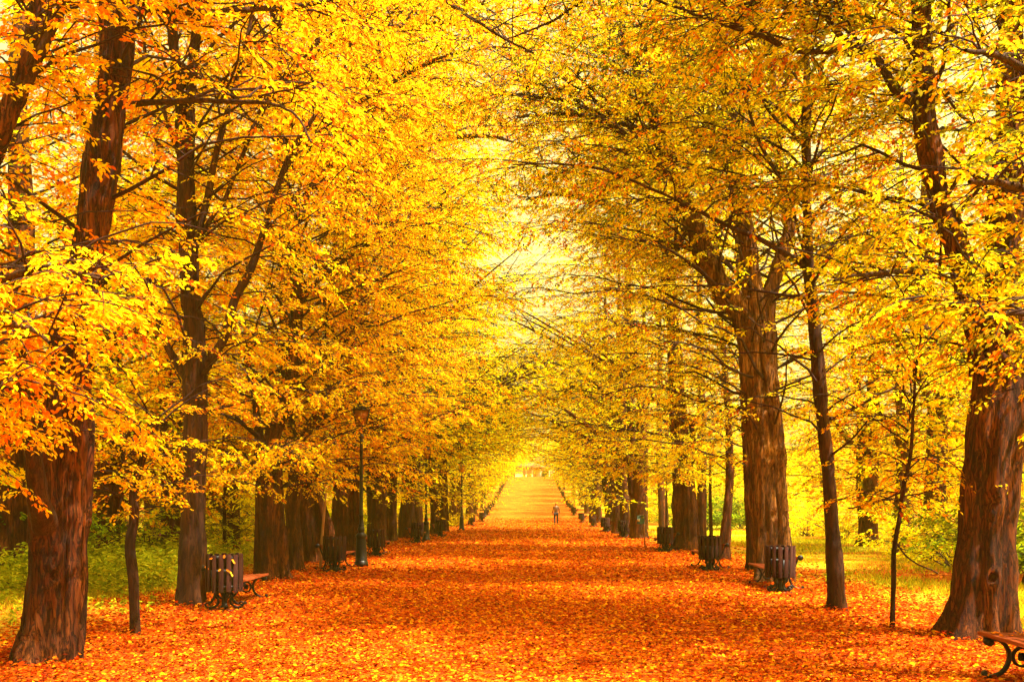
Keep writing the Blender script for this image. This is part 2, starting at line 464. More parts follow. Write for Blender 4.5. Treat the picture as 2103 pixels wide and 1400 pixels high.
class Foliage:
    def __init__(s, rng):
        s.rng = rng; s.sub = []; s.br = []

    def branch(s, p0, az, L, el0, el1, r0, step=.30, subL=1.0, npt=8):
        """one branch and its flat side sprays"""
        rng = s.rng
        t = np.linspace(0, 1, npt)
        wob = np.cumsum(rng.normal(0, .19, npt)) * .8
        a = az + wob - wob[0]
        e = el0 * (1 - t) + el1 * t + rng.normal(0, .13, npt)
        dirs = np.stack([np.cos(e) * np.cos(a), np.cos(e) * np.sin(a), np.sin(e)], 1)
        pts = p0 + np.vstack([np.zeros(3), np.cumsum(dirs[:-1] * (L / (npt - 1)), axis=0)])
        s.br.append((pts, r0 * (1 - .86 * t)))
        m = max(3, int(L / step))
        ts = np.linspace(.16, 1.0, m) + rng.normal(0, .02, m)
        ts = np.clip(ts, .1, 1)
        k = np.minimum((ts * (npt - 1)).astype(int), npt - 2); f = (ts * (npt - 1) - k)[:, None]
        base = pts[k] * (1 - f) + pts[k + 1] * f
        aa = a[k]
        sgn = np.where(np.arange(m) % 2 == 0, 1, -1)
        off = sgn * rng.uniform(.55, 1.15, m); off[-1] = rng.normal(0, .2)
        ll = (subL * (.26 * L * (1 - ts) + .42) * rng.uniform(.65, 1.25, m))
        ee = e[k] * .6 + rng.normal(-.10, .16, m)
        az2 = aa + off
        dd = np.stack([np.cos(ee) * np.cos(az2), np.cos(ee) * np.sin(az2), np.sin(ee)], 1)
        s.sub.append(np.hstack([base, dd, ll[:, None], np.repeat(rng.normal(0, 1, 1), m)[:, None]]))
        return pts

    def thin(s, windows):
        """prune sprays so that some stems stay bare: (x0, x1, y0, y1, nearer than, share kept)"""
        for x0, x1, y0, y1, dmax, keep in windows:
            out = []
            for S in s.sub:
                tip = S[:, :3] + S[:, 3:6] * S[:, 6:7] * .6
                D = np.maximum(tip[:, 1], .5); x = VX + tip[:, 0] / D * F; y = HY - (tip[:, 2] - CAMH) / D * F
                inside = (x > x0) & (x < x1) & (y > y0) & (y < y1) & (D < dmax)
                out.append(S[~inside | (s.rng.random(len(S)) < keep)])
            s.sub = [q for q in out if len(q)]

    def leaves(s, leaf, dens, palette, detail, tw_step=.10, droop=.28):
        rng = s.rng
        S = np.vstack(s.sub)
        base, d, l, clump = S[:, :3], S[:, 3:6], S[:, 6], S[:, 7]
        nt = np.maximum(2, (l / (tw_step / dens)).astype(int))
        idx = np.repeat(np.arange(len(S)), nt)
        t = rng.uniform(.08, 1.0, len(idx))
        l_ = l[idx]
        dr = np.zeros((len(idx), 3)); dr[:, 2] = -droop * l_ * t ** 2
        pb = base[idx] + d[idx] * (l_ * t)[:, None] + dr
        # spray plane
        tilt = rng.normal(0, .22, (len(S), 3)); tilt[:, 2] = 1
        nS = unit(tilt)[idx]
        side = unit(np.cross(nS, d[idx]))
        sg = rng.choice([-1, 1], len(idx))[:, None]
        tang = unit(d[idx] + np.array([0, 0, -1.]) * (2 * droop * t)[:, None])
        td = unit(tang * rng.uniform(.55, 1.1, (len(idx), 1)) + side * sg * rng.uniform(.5, 1.0, (len(idx), 1)) - np.array([0, 0, 1.]) * rng.uniform(0, .35, (len(idx), 1)))
        tl = rng.uniform(.6, 1.3, len(idx)) * (.11 + .16 * (1 - t)) * (leaf / .075) ** .5
        per = 5
        j = np.repeat(np.arange(len(idx)), per)
        v = (np.tile(np.arange(per), len(idx)) + .6) / per
        pos = pb[j] + td[j] * (tl[j] * v)[:, None] + rng.normal(0, .012, (len(j), 3))
        pos[:, 2] -= .25 * tl[j] * v ** 2
        s2 = np.where(np.tile(np.arange(per), len(idx)) % 2 == 0, 1, -1)[:, None]
        sd2 = unit(np.cross(nS[j], td[j]))
        ld = unit(td[j] + s2 * sd2 * rng.uniform(.3, 1.0, (len(j), 1)) + rng.normal(0, .22, (len(j), 3)) - np.array([0, 0, 1.]) * rng.uniform(-.05, .4, (len(j), 1)))
        nn = nS[j] + rng.normal(0, .30, (len(j), 3))
        ln = leaf * rng.uniform(.65, 1.25, len(j)); wd = ln * rng.uniform(.5, .66, len(j))
        # colour: palette leaf by leaf, biased clump by clump
        col = pal(rng, len(j), palette)
        c2 = pal(rng, len(S), palette)
        pick = rng.random(len(j)) < .45
        col[pick] = c2[idx[j]][pick]
        col = col * (1 + .10 * clump[idx[j]][:, None] * np.array([.4, 1, .4])) * rng.uniform(.8, 1.12, (len(j), 1))
        col = np.clip(col, .004, .96)
        return pos, ld, nn, ln, wd, col, (base, d, l, droop)

    def wood(s, sides=5):
        mb = MB()
        B = {}
        for pts, r in s.br:
            B.setdefault(len(pts), []).append((pts, r))
        for n, lst in B.items():
            V, Q = tube_arrays(np.array([a for a, _ in lst]), np.array([b for _, b in lst]), sides)
            mb.add(V, Q)
        S = np.vstack(s.sub)
        t = np.linspace(0, 1, 4)[None, :, None]
        pts = S[:, None, :3] + S[:, None, 3:6] * (S[:, 6][:, None, None] * t)
        pts[:, :, 2] -= .28 * S[:, 6][:, None] * t[:, :, 0] ** 2
        r = (.006 + .005 * S[:, 6])[:, None] * (1 - .8 * t[:, :, 0])
        V, Q = tube_arrays(pts, np.clip(r, .0022, .02), 3)
        mb.add(V, Q)
        return mb


def trunk_mesh(stems, rng, flute=.07, flare=.5, z0=0.0, hi=True, knots=()):
    """tapered, fluted stems; each stem (n,4): x y z r"""
    mb = MB()
    for k, st in enumerate(stems):
        st = np.asarray(st, float)
        Ltot = np.linalg.norm(np.diff(st[:, :3], axis=0), axis=1).sum()
        rmax = st[:, 3].max()
        n = int(np.clip(Ltot / (.05 if hi else .3), 12, 230))
        sides = int(np.clip(rmax * 240, 8, 76)) if hi else (12 if rmax > .12 else 6)
        c = catmull(st, n); r = np.maximum(c[:, 3], .01); pts = c[:, :3]
        if rmax < .12:
            pts = pts + np.cumsum(rng.normal(0, .010, (n, 3)), axis=0) * np.linspace(0, 1, n)[:, None] * .5
        V, Q = tube_arrays(pts[None], np.ones((1, n)), sides)
        off = V.reshape(n, sides, 3) - pts[:, None]
        th = np.arange(sides) * 2 * PI / sides
        z = np.arange(n)[:, None] * (Ltot / n)
        f = np.ones((n, sides))
        near_base = np.exp(-z / .9) if k < 2 else 0
        for kk, amp in ((2, .5), (3, .8), (5, 1.0), (7, .8), (11, .5), (17, .35)):
            ph = rng.uniform(0, 6.28); dr = rng.normal(0, .5)
            am = flute * amp * (.6 + .8 * near_base) * (.7 + .5 * np.sin(z * rng.uniform(.5, 2.2) + rng.uniform(0, 6)))
            f = f + am * np.cos(kk * th[None] + ph + dr * z + .4 * np.sin(z * rng.uniform(.8, 2.5)))
        f = f * (1 + .05 * np.sin(z * rng.uniform(2, 4) + rng.uniform(0, 6)) + .03 * np.sin(z * 7.3 + 1))
        if hi and rmax > .12:
            so = rng.uniform(0, 50)
            base_pts = pts[:, None] + off * r[:, None, None]
            nz = np.empty((n, sides))
            for ii in range(n):
                for jj in range(sides):
                    bx, by, bz = base_pts[ii, jj]
                    q1 = mnoise.noise((bx * 4 + so, by * 4, bz * .9))
                    q2 = abs(mnoise.noise((bx * 11 + so, by * 11, bz * 1.7 + 9)))
                    q3 = abs(mnoise.noise((bx * 26 + so, by * 26, bz * 5.5 + 4)))
                    nz[ii, jj] = .040 * q1 + .060 * min(q2, .30) + .034 * min(q3, .33)
            f += (nz - nz.mean()) / r[:, None] * min(1.0, rmax / .22)
            for kz, kdx, ks in knots:
                i0 = int(np.argmin(np.abs(pts[:, 2] - kz)))
                j0 = int(np.argmax(off[i0] @ np.array([kdx, -1.0, 0])))
                dz = (np.arange(n)[:, None] - i0) * (Ltot / n); dj = np.angle(np.exp(1j * (th[None] - th[j0]))) * r[i0]
                q = np.sqrt(dz ** 2 + dj ** 2) / ks
                f += (np.exp(-(q - 1) ** 2 / .18) * .10 - np.exp(-(q / .45) ** 2) * .22) * min(1, .2 / r[i0] + .2)
            for _ in range(int(Ltot * 1.1)):            # burls and branch scars
                i0, j0 = rng.integers(3, n - 2), rng.integers(0, sides)
                dz = (np.arange(n)[:, None] - i0) * (Ltot / n); dj = np.angle(np.exp(1j * (th[None] - th[j0]))) * r[i0]
                sz = rng.uniform(.05, .11); q = (dz ** 2 + dj ** 2) / sz ** 2
                f += (np.exp(-q) * .30 - np.exp(-q * 7) * .34) * rng.uniform(.3, 1) * min(1, .1 / r[i0] + .3)
        if k < 2 and flare:
            lobes = np.maximum(0, np.cos(rng.integers(4, 6) * th + rng.uniform(0, 6))) ** 1.2
            f = f * (1 + flare * np.exp(-z / .22) * (.25 + .75 * lobes[None]))
        V = pts[:, None] + off * (f * r[:, None])[:, :, None]
        mb.add(V.reshape(-1, 3), Q)
    return mb


def stem_px(pts, D, base_z=True, dD=0.0):
    """(x, y, width) traced in the photograph at distance D (+dD metres drift along the stem) -> world x y z r"""
    out = []
    n = len(pts)
    for i, q in enumerate(pts):
        x, y, w = q[:3]
        d = D + (q[3] if len(q) > 3 else dD * i / max(1, n - 1))
        p = P(x, y, d)
        out.append([*p, .5 * w * d / F])
    return np.array(out)


def in_view(pts, mx=140, my=140):
    D = np.maximum(pts[:, 1], .5)
    x = VX + pts[:, 0] / D * F; y = HY - (pts[:, 2] - CAMH) / D * F
    return (x > -mx) & (x < 2103 + mx) & (y > -my) & (pts[:, 1] > 1)


def grow(fo, stems, zmin, zmax, Rc, spacing, bias=(0, 0), rng=None, el=(.15, .7), subL=1.0, step=.3, keepfn=None, airy=99):
    """auto branches along stems"""
    ga = rng.uniform(0, 6.28)
    for st in stems:
        L = np.r_[0, np.cumsum(np.linalg.norm(np.diff(st[:, :3], axis=0), axis=1))]
        n = int(L[-1] / spacing)
        for i in range(n):
            u = (i + rng.uniform(0, 1)) * spacing
            p = np.array([np.interp(u, L, st[:, k]) for k in range(4)])
            h = p[2] - H(p[1])
            if h < zmin or h > zmax: continue
            if h > airy and rng.random() < .45: continue
            ga += 2.399 + rng.normal(0, .35)
            az = ga
            if bias[0] or bias[1]:
                v = np.array([math.cos(az), math.sin(az)]) + np.array(bias)
                az = math.atan2(v[1], v[0])
            q = (h - zmin) / (zmax - zmin)
            LL = Rc * (.62 + .45 * math.sin(PI * min(1, q * .9 + .12))) * rng.uniform(.55, 1.1)
            if q > .75: LL *= 1 - .4 * (q - .75) / .25
            if keepfn and not keepfn(p[:3], az, LL): continue
            e0 = rng.uniform(*el) + .65 * min(1, q * 1.6)
            fo.branch(p[:3], az, LL, e0, rng.uniform(-.45, .10), min(.034, .006 + .006 * LL, p[3] * .6), subL=subL, step=step)


def finish_tree(name, label, cat, base, stems, limbs, fo, palette, leaf, dens, rng, bark=None, group=None, flute=.07, flare=.5, hi=True, color=(1, 1, 1), droop=.28, limb_bark=None, lod=True, knots=()):
    t = empty(name, tuple(base))
    tag(t, label, cat, group)
    b = np.array(base)
    def rel(arrs): return [np.hstack([a[:, :3] - b, a[:, 3:]]) for a in arrs]
    trunk_mesh(rel(stems), rng, flute, flare, hi=hi, knots=knots).build('trunk', bark or M_BARK, t, smooth=True)
    for lm in rel(limbs):
        trunk_mesh([np.zeros((0, 4))] if False else [lm], rng, .03, 0, hi=hi).build('limb', limb_bark or M_LIMB, t, smooth=True)
    if fo.sub:
        w = fo.wood(5 if hi else 3)
        w.V = [v - b for v in w.V]
        w.build('branches', M_TWIG, t)
        pos, ld, nn, ln, wd, col, _ = fo.leaves(leaf, dens, palette, True, droop=droop)
        if lod:
            vis = in_view(pos)
            keep = vis | (rng.random(len(pos)) < .34)
            ln = np.where(vis, ln, ln * 1.6); wd = np.where(vis, wd, wd * 1.6)
            pos, ld, nn, ln, wd, col = [a[keep] for a in (pos, ld, nn, ln, wd, col)]
        okz = pos[:, 2] > H(pos[:, 1]) + .25
        pos, ld, nn, ln, wd, col = [a[okz] for a in (pos, ld, nn, ln, wd, col)]
        me = leaf_mesh('crown', pos - b, ld, nn, ln, wd, col, detail=hi)
        c = link('crown', me, M_LEAF, t); c.color = (*color, 1)
        global NLEAF
        NLEAF += len(pos)
    return t


NLEAF = 0
GRP_L, GRP_R = 'trees in the left row of the avenue', 'trees in the right row of the avenue'

# ------------------------------------------------------------------ the near trees, traced one by one, plus high limbs added above the view for shade
def near_tree(name, label, D, stems_px, limbs_px, palette, zmin=2.0, zmax=13, Rc=3.2, spacing=.34, leaf=.075, dens=1.0,
              bias=(0, 0), seed=1, bark=None, group=None, flute=.07, flare=.5, subL=1.0, hi=True, limb_spacing=.3, keepfn=None,
              color=(1, 1, 1), droop=.28, el=(.15, .7), limbR=.6, step=.24, limb_bark=None, knots=()):
    rng = np.random.default_rng(seed)
    stems = [stem_px(s, D) for s in stems_px]
    for s, sp in zip(stems, stems_px):
        if sp[0][1] > 1095: s[0, 2] = H(s[0, 1]) - .12
    limbs = [stem_px(s, D) for s in limbs_px]
    base = stems[0][0, :3].copy(); base[2] = H(base[1])
    fo = Foliage(rng)
    spacing *= .58; limb_spacing *= .66; dens *= 1.95 if D < 20 else 1.3; leaf *= .78
    sm = [catmull(s, 30) for s in stems]; lm = [catmull(s, 16) for s in limbs]
    grow(fo, sm, zmin, zmax, Rc, spacing, bias, rng, subL=subL, keepfn=keepfn, el=el, step=step)
    if lm: grow(fo, lm, zmin, zmax + 3, Rc * limbR, limb_spacing, bias, rng, el=(-.1, .5), subL=subL, keepfn=keepfn, step=step)
    fo.thin(PRUNE)
    return finish_tree(name, label, 'tree', base, stems, limbs, fo, PALS[palette], leaf, dens, rng, bark, group, flute, flare, hi, color, droop, limb_bark, True, knots)


PRUNE = [(690, 800, 800, 1010, 25.6, .12), (1360, 1660, 420, 800, 20.2, .15), (1520, 1640, 800, 1000, 20.2, .2), (320, 640, 0, 780, 15.6, .28), (1860, 1990, 0, 620, 11.7, .45),
         (180, 290, 0, 560, 10, .2), (1655, 1730, 500, 900, 14.9, .4), (90, 190, 760, 1000, 10, .3)]
# left row -----------------------------------------------------------
near_tree('old_tree', 'thick gnarled rust brown trunk with a limb stub, nearest on the left', 10.2,
          [[(84, 1372, 116), (92, 1250, 92), (102, 1100, 86), (106, 1000, 84), (118, 900, 88), (136, 800, 88), (150, 700, 82), (180, 520, 74), (208, 350, 65), (228, 200, 62), (242, 60, 72), (245, -120, 62), (250, -420, 50), (255, -900, 38), (260, -1500, 14)],
           [(132, 1345, 62), (146, 1250, 54, .1), (150, 1100, 56, .1), (152, 1000, 60, .1), (155, 900, 62, .05), (152, 810, 62), (152, 740, 40)]],
          [[(98, 1085, 52, -.1), (84, 1040, 46, -.35), (74, 980, 40, -.5), (66, 920, 34, -.6), (50, 820, 26, -.7), (40, 700, 18, -.8), (20, 560, 10, -1)],
           [(262, 216, 16), (300, 211, 14, -.2), (420, 205, 11, -.6), (500, 201, 9, -.8), (560, 198, 7, -1.0), (610, 215, 5, -1.2), (655, 260, 3, -1.3)],
           [(275, 22, 20), (330, 20, 17, .2), (420, 24, 14, .4), (520, 15, 12, .6), (600, 8, 9, .9), (700, -8, 6, 1.2)],
           [(250, -500, 30), (420, -700, 26, .3), (680, -820, 20, .6), (950, -880, 12, .9), (1150, -880, 6, 1.2)],  # this and the next two: unseen high limbs added to shade the near avenue
           [(252, -800, 24), (420, -1050, 20, -.6), (700, -1200, 14, -1.2), (950, -1250, 6, -1.6)],
           [(252, -650, 22), (420, -760, 18, 1.2), (700, -860, 12, 2.4), (950, -900, 6, 3)]],
          'amber', zmin=3.4, zmax=16, Rc=3.4, spacing=.42, leaf=.075, dens=.85, bias=(.25, .15), seed=21, group=GRP_L, flute=0.13, flare=0.15, knots=((2.75, .5, .13), (1.35, -.1, .16), (.9, .9, .08)))

near_tree('young_tree', 'slender crooked dark stem between the old left trunk and the upright pale trunk', 12.3,
          [[(278, 1303, 22), (274, 1200, 21), (266, 1120, 20), (270, 1060, 20), (268, 1010, 20), (272, 985, 18), (290, 920, 12), (305, 880, 8), (318, 850, 5)]],
          [[(266, 985, 12), (240, 970, 9), (205, 972, 8), (172, 965, 6)], [(262, 970, 10), (250, 920, 8), (268, 880, 6), (290, 862, 4)]],
          'gold', zmin=1.5, zmax=4.2, Rc=1.7, spacing=.13, leaf=.065, dens=1.0, seed=22, group=GRP_L, flute=.03, flare=.25, bark=M_BARK2, limb_spacing=.16)

near_tree('forked_tree', 'straight smooth trunk forking high up, left of the nearest left litter bin', 15.8,
          [[(390, 1243, 56), (392, 1150, 50), (398, 1000, 47), (400, 850, 45), (398, 700, 41), (392, 600, 38), (384, 450, 36), (380, 350, 30), (372, 230, 24), (360, 130, 21), (350, 0, 19), (345, -200, 17), (335, -500, 14), (330, -1000, 6)],
           [(384, 400, 26), (388, 300, 24), (392, 200, 22), (400, 110, 20), (408, 0, 18), (420, -200, 16), (430, -500, 12), (440, -900, 5)]],
          [[(410, 772, 22), (432, 738, 20), (462, 690, 18), (482, 615, 17), (515, 555, 16), (545, 475, 14), (568, 400, 12), (600, 320, 10), (650, 240, 8), (700, 180, 5)],
           [(386, 778, 20), (362, 742, 17), (340, 700, 14), (318, 640, 10), (300, 560, 7)],
           [(402, 492, 16), (425, 412, 14), (440, 335, 13), (468, 225, 12), (495, 140, 11), (512, 70, 9), (530, -60, 6)],
           [(404, 500, 12), (432, 452, 10), (462, 410, 9), (500, 315, 8), (535, 225, 7), (567, 184, 6), (625, 124, 5), (670, 70, 4)],
           [(380, 350, 12), (350, 270, 9), (322, 185, 8), (300, 120, 7), (280, 20, 5)],
           [(412, -120, 14), (520, -170, 13, .3), (680, -120, 10, .6), (860, -30, 8, .8), (1000, 60, 6, 1), (1100, 110, 4, 1.2)]],
          'gold', zmin=2.8, zmax=18, Rc=3.8, spacing=.42, leaf=.075, dens=.85, bias=(.1, 0), seed=23, group=GRP_L, flute=.035, flare=.35, bark=M_BARK2)

near_tree('fluted_tree', 'broad deeply fluted trunk behind the nearest left bench', 21.3,
          [[(560, 1190, 66), (557, 1120, 56), (555, 1030, 52), (552, 950, 48), (556, 905, 40), (568, 872, 32), (590, 830, 28), (602, 760, 25), (607, 690, 25), (608, 600, 24), (602, 480, 23), (584, 372, 22), (573, 230, 20), (568, 60, 19), (562, -150, 14), (560, -350, 6)],
           [(540, 1185, 34), (538, 1120, 28), (538, 1030, 25), (535, 940, 20), (528, 860, 15), (515, 780, 11), (505, 700, 7)],
           [(580, 1188, 34), (576, 1120, 28), (572, 1030, 24), (570, 960, 18), (568, 930, 10)]],
          [[(584, 374, 15), (605, 322, 13), (650, 281, 11), (700, 238, 10), (750, 202, 8), (810, 165, 8), (900, 120, 6), (1000, 100, 5), (1090, 110, 3)],
           [(575, 230, 14), (640, 120, 13), (760, 60, 11), (900, 40, 8), (1020, 60, 5)],
           [(606, 640, 12), (640, 590, 10), (700, 540, 8), (760, 500, 5)],
           [(600, 470, 12), (622, 440, 10), (640, 380, 9), (690, 330, 6), (760, 290, 4)]],
          'gold', zmin=1.7, zmax=18, Rc=5.4, spacing=.36, leaf=.078, dens=.8, bias=(.3, -.05), seed=24, group=GRP_L, flute=.10, flare=.4)

near_tree('slim_tree', 'slim curved trunk right behind the broad fluted left trunk', 24,
          [[(608, 1173, 36), (602, 1100, 32), (600, 1040, 29), (607, 980, 28), (620, 920, 27), (636, 880, 22), (660, 835, 17), (690, 770, 13), (715, 690, 10), (745, 600, 7), (760, 400, 4)]],
          [[(622, 915, 14), (600, 870, 12), (590, 800, 10), (575, 700, 6)], [(636, 878, 12), (660, 862, 9), (690, 830, 5)]],
          'gold', zmin=1.9, zmax=12, Rc=3.8, spacing=.26, leaf=.08, dens=.8, bias=(.3, -.1), seed=25, group=GRP_L, flute=.06, flare=.35)

near_tree('leaning_tree', 'dark twin trunk leaning to the left beside the wooden stake', 27.5,
          [[(655, 1158, 50), (642, 1105, 46), (630, 1050, 42), (614, 990, 36), (600, 900, 30), (590, 800, 22), (584, 650, 17), (580, 520, 14), (575, 300, 10), (568, 60, 8), (560, -200, 4)],
           [(680, 1152, 42), (668, 1095, 36), (652, 1030, 30), (650, 960, 24), (660, 860, 20), (672, 740, 16), (680, 600, 13), (690, 470, 11), (700, 250, 8), (710, 0, 7), (720, -260, 4)]],
          [], 'amber', zmin=2.0, zmax=21, Rc=6.0, spacing=.34, leaf=.085, dens=.75, bias=(.35, -.1), seed=26, group=GRP_L, flute=.09, flare=.4)

near_tree('ribbed_tree', 'ribbed brown trunk behind the reddish litter bin and the lamp post', 31.5,
          [[(703, 1140, 52), (704, 1080, 46), (705, 1000, 42), (706, 900, 36), (712, 780, 30), (716, 640, 22), (722, 480, 18), (730, 320, 14), (738, 150, 10), (745, -40, 8), (750, -250, 4)],
           [(732, 1135, 30), (731, 1080, 26), (730, 1000, 22), (728, 900, 18), (735, 780, 12), (750, 640, 6)]],
          [[(712, 780, 16), (750, 700, 13), (800, 640, 9), (850, 600, 5)],
           [(724, 430, 16), (790, 340, 14), (890, 290, 11), (1000, 280, 8), (1080, 300, 4)]],
          'gold', zmin=2.2, zmax=22, Rc=6.6, spacing=.34, leaf=.09, dens=.75, bias=(.35, -.1), seed=27, group=GRP_L, flute=.09, flare=.4)

# off-frame tree whose limbs reach into the top left corner
near_tree('overhanging_tree', 'tree at the left edge whose dark limbs and leaves hang into the top left corner', 8.6,
          [[(-330, 1440, 120), (-320, 1200, 100), (-290, 900, 90), (-230, 640, 78), (-120, 450, 60), (-20, 310, 50), (30, 200, 44), (62, 110, 38), (85, 0, 32), (110, -200, 26), (140, -500, 12)]],
          [[(40, 190, 26), (75, 120, 24), (105, 60, 21), (140, -20, 19), (190, -160, 14), (240, -320, 8)],
           [(-290, 900, 34, 0), (-180, 790, 26, -.5), (-60, 700, 18, -1.0), (30, 660, 12, -1.3), (110, 690, 7, -1.6)],
           [(-250, 700, 34, 0), (-130, 600, 26, -.3), (0, 580, 18, -.6), (100, 560, 12, -.9), (200, 590, 6, -1.2)],
           [(-300, 1000, 26, 0), (-200, 880, 20, -.6), (-100, 800, 15, -1.2), (0, 790, 9, -1.6)],
           [(100, -130, 26), (300, -400, 20, -.3), (600, -560, 14, -.6), (900, -620, 6, -.8)]],  # unseen high limb, added for overhead shade
          'amber', zmin=1.5, zmax=9.5, Rc=2.2, spacing=.36, leaf=.07, dens=1.0, bias=(.5, .2), seed=28, group=GRP_L, limbR=.75, droop=.35, limb_spacing=.2)

# right row -----------------------------------------------------------
near_tree('old_tree', 'thick furrowed trunk with a knot, nearest on the right, behind the cut off bench', 12.0,
          [[(2002, 1314, 118), (2008, 1250, 108), (2018, 1150, 104), (2026, 1050, 103), (2034, 950, 102), (2044, 870, 98), (2052, 780, 96), (2052, 690, 92), (2056, 560, 68), (2064, 400, 58), (2072, 200, 50), (2078, 0, 44), (2080, -250, 38), (2080, -700, 28), (2075, -1300, 10)],
           [(2040, 760, 64), (2020, 690, 60), (1992, 600, 52), (1962, 500, 48), (1932, 420, 45), (1913, 330, 42), (1901, 220, 41), (1897, 100, 39), (1894, 0, 36), (1888, -250, 30), (1880, -700, 20), (1870, -1100, 8)]],
          [[(1898, 232, 22), (1880, 210, 22), (1840, 186, 20), (1800, 122, 17), (1740, 90, 14), (1700, 45, 12), (1670, 0, 10), (1650, -70, 6)],
           [(1800, 125, 12), (1730, 108, 12), (1650, 106, 12), (1610, 98, 11), (1565, 75, 10), (1505, 57, 8), (1400, 24, 6), (1320, -10, 4)],
           [(1985, 590, 16, 0), (1900, 560, 13, -.6), (1800, 570, 9, -1.2), (1700, 600, 5, -1.6)],
           [(2078, -450, 30), (1900, -650, 26, .3), (1650, -760, 20, .6), (1350, -820, 12, .9), (1150, -820, 6, 1.2)],  # from here on, limbs above the view added as shade
           [(2076, -700, 26), (1950, -950, 20, -1), (1700, -1100, 14, -2), (1450, -1150, 6, -2.6)],
           [(2076, -560, 24), (1900, -720, 18, 1.5), (1650, -850, 12, 3), (1350, -900, 6, 3.8)]],
          'olive', zmin=2.9, zmax=16, Rc=3.6, spacing=.36, leaf=.08, dens=.85, bias=(-.3, -.1), seed=31, group=GRP_R, flute=0.13, flare=0.4, knots=((1.62, -.35, .15), (1.9, .5, .11), (.75, 0, .07)))

near_tree('sapling', 'thin crooked sapling in front of the lawn, left of the thick right trunk', 12.8,
          [[(1832, 1294, 11), (1834, 1200, 11), (1833, 1130, 10), (1845, 1050, 9), (1852, 1000, 9), (1862, 950, 8), (1866, 880, 7), (1872, 800, 6), (1880, 720, 4), (1882, 620, 2)]],
          [[(1838, 1110, 4), (1870, 1150, 3), (1930, 1180, 2)], [(1862, 970, 5), (1900, 990, 4), (1950, 985, 2)], [(1852, 1010, 4), (1800, 1030, 3), (1740, 1045, 2)]],
          'amber', zmin=1.5, zmax=4.5, Rc=1.1, spacing=0.17, leaf=.065, dens=0.55, seed=32, group=GRP_R, flute=.02, flare=.15, bark=M_BARK2, limb_spacing=.2)

near_tree('slender_tree', 'tall slender dark trunk right of the nearest right litter bin', 15.1,
          [[(1722, 1253, 38), (1716, 1180, 31), (1707, 1050, 29), (1699, 950, 27), (1688, 850, 26), (1678, 720, 25), (1668, 620, 24), (1660, 530, 22), (1658, 430, 19), (1656, 300, 17), (1656, 150, 15), (1655, 0, 13), (1655, -250, 12), (1650, -600, 8), (1645, -850, 4)]],
          [[(1660, 548, 15), (1620, 525, 13), (1560, 490, 11), (1500, 465, 9), (1440, 435, 7), (1400, 415, 6), (1330, 380, 6), (1240, 345, 5), (1140, 330, 4), (1050, 330, 3)],
           [(1668, 556, 9), (1695, 535, 8), (1722, 490, 7), (1760, 515, 5), (1800, 510, 4)],
           [(1706, 860, 9), (1740, 845, 7), (1790, 815, 5), (1840, 790, 3)],
           [(1655, 420, 9), (1610, 370, 8), (1560, 290, 7), (1530, 180, 5)],
           [(1656, 300, 8), (1600, 250, 7), (1560, 200, 5), (1500, 150, 4)],
           [(1655, -40, 11), (1540, -110, 10, .3), (1400, -90, 8, .6), (1240, -20, 6, .9), (1130, 50, 5, 1.2), (1040, 90, 3, 1.4)]],
          'olive', zmin=2.3, zmax=16, Rc=3.3, spacing=.34, leaf=.075, dens=.8, bias=(-.15, 0), seed=33, group=GRP_R, flute=.03, flare=.35, bark=M_BARK2)

near_tree('split_tree', 'large pale peeling trunk split into two columns behind the nearest right litter bin', 20.5,
          [[(1575, 1198, 52), (1572, 1100, 48), (1562, 950, 50), (1550, 800, 52), (1540, 700, 52), (1522, 640, 48), (1490, 600, 45), (1452, 530, 42), (1422, 450, 38), (1396, 400, 32), (1372, 330, 24), (1345, 250, 18), (1310, 150, 12), (1270, 50, 6)],
           [(1606, 1196, 46), (1601, 1100, 42), (1592, 950, 42), (1576, 800, 44), (1560, 690, 46), (1545, 600, 40), (1532, 480, 37), (1512, 380, 32), (1498, 250, 27), (1482, 100, 24), (1475, -50, 18), (1470, -250, 8)],
           [(1580, 800, 34), (1578, 700, 34), (1576, 620, 32), (1608, 520, 28), (1622, 460, 22), (1605, 380, 18), (1592, 200, 14), (1585, 50, 7)]],
          [[(1408, 470, 14), (1390, 512, 10), (1386, 490, 8), (1388, 460, 6)],
           [(1392, 400, 14), (1340, 330, 12), (1250, 250, 10), (1180, 215, 8), (1110, 200, 7), (1030, 190, 4)],
           [(1372, 330, 13), (1320, 270, 11), (1230, 245, 10), (1150, 235, 7), (1060, 240, 4)],
           [(1512, 380, 14), (1460, 300, 11), (1400, 250, 9), (1320, 180, 6), (1250, 140, 4)]],
          'olive', zmin=3.0, zmax=18, Rc=5.2, spacing=.36, leaf=.078, dens=.8, bias=(-.35, -.05), seed=34, group=GRP_R, flute=.11, flare=.25, limb_bark=M_LIMB, bark=M_BARK3, knots=((2.6, .3, .14), (3.6, .2, .16), (1.4, .6, .1)))

near_tree('slim_tree', 'thin straight trunk close by the left side of the split pale trunk', 24,
          [[(1543, 1174, 25), (1543, 1100, 22), (1538, 1000, 20), (1532, 900, 18), (1528, 800, 16), (1522, 650, 13), (1515, 500, 9), (1510, 350, 5)]],
          [], 'lime', zmin=2.2, zmax=12, Rc=3.2, spacing=.34, leaf=.08, dens=.8, bias=(-.2, 0), seed=35, group=GRP_R, flute=.05, flare=.3)

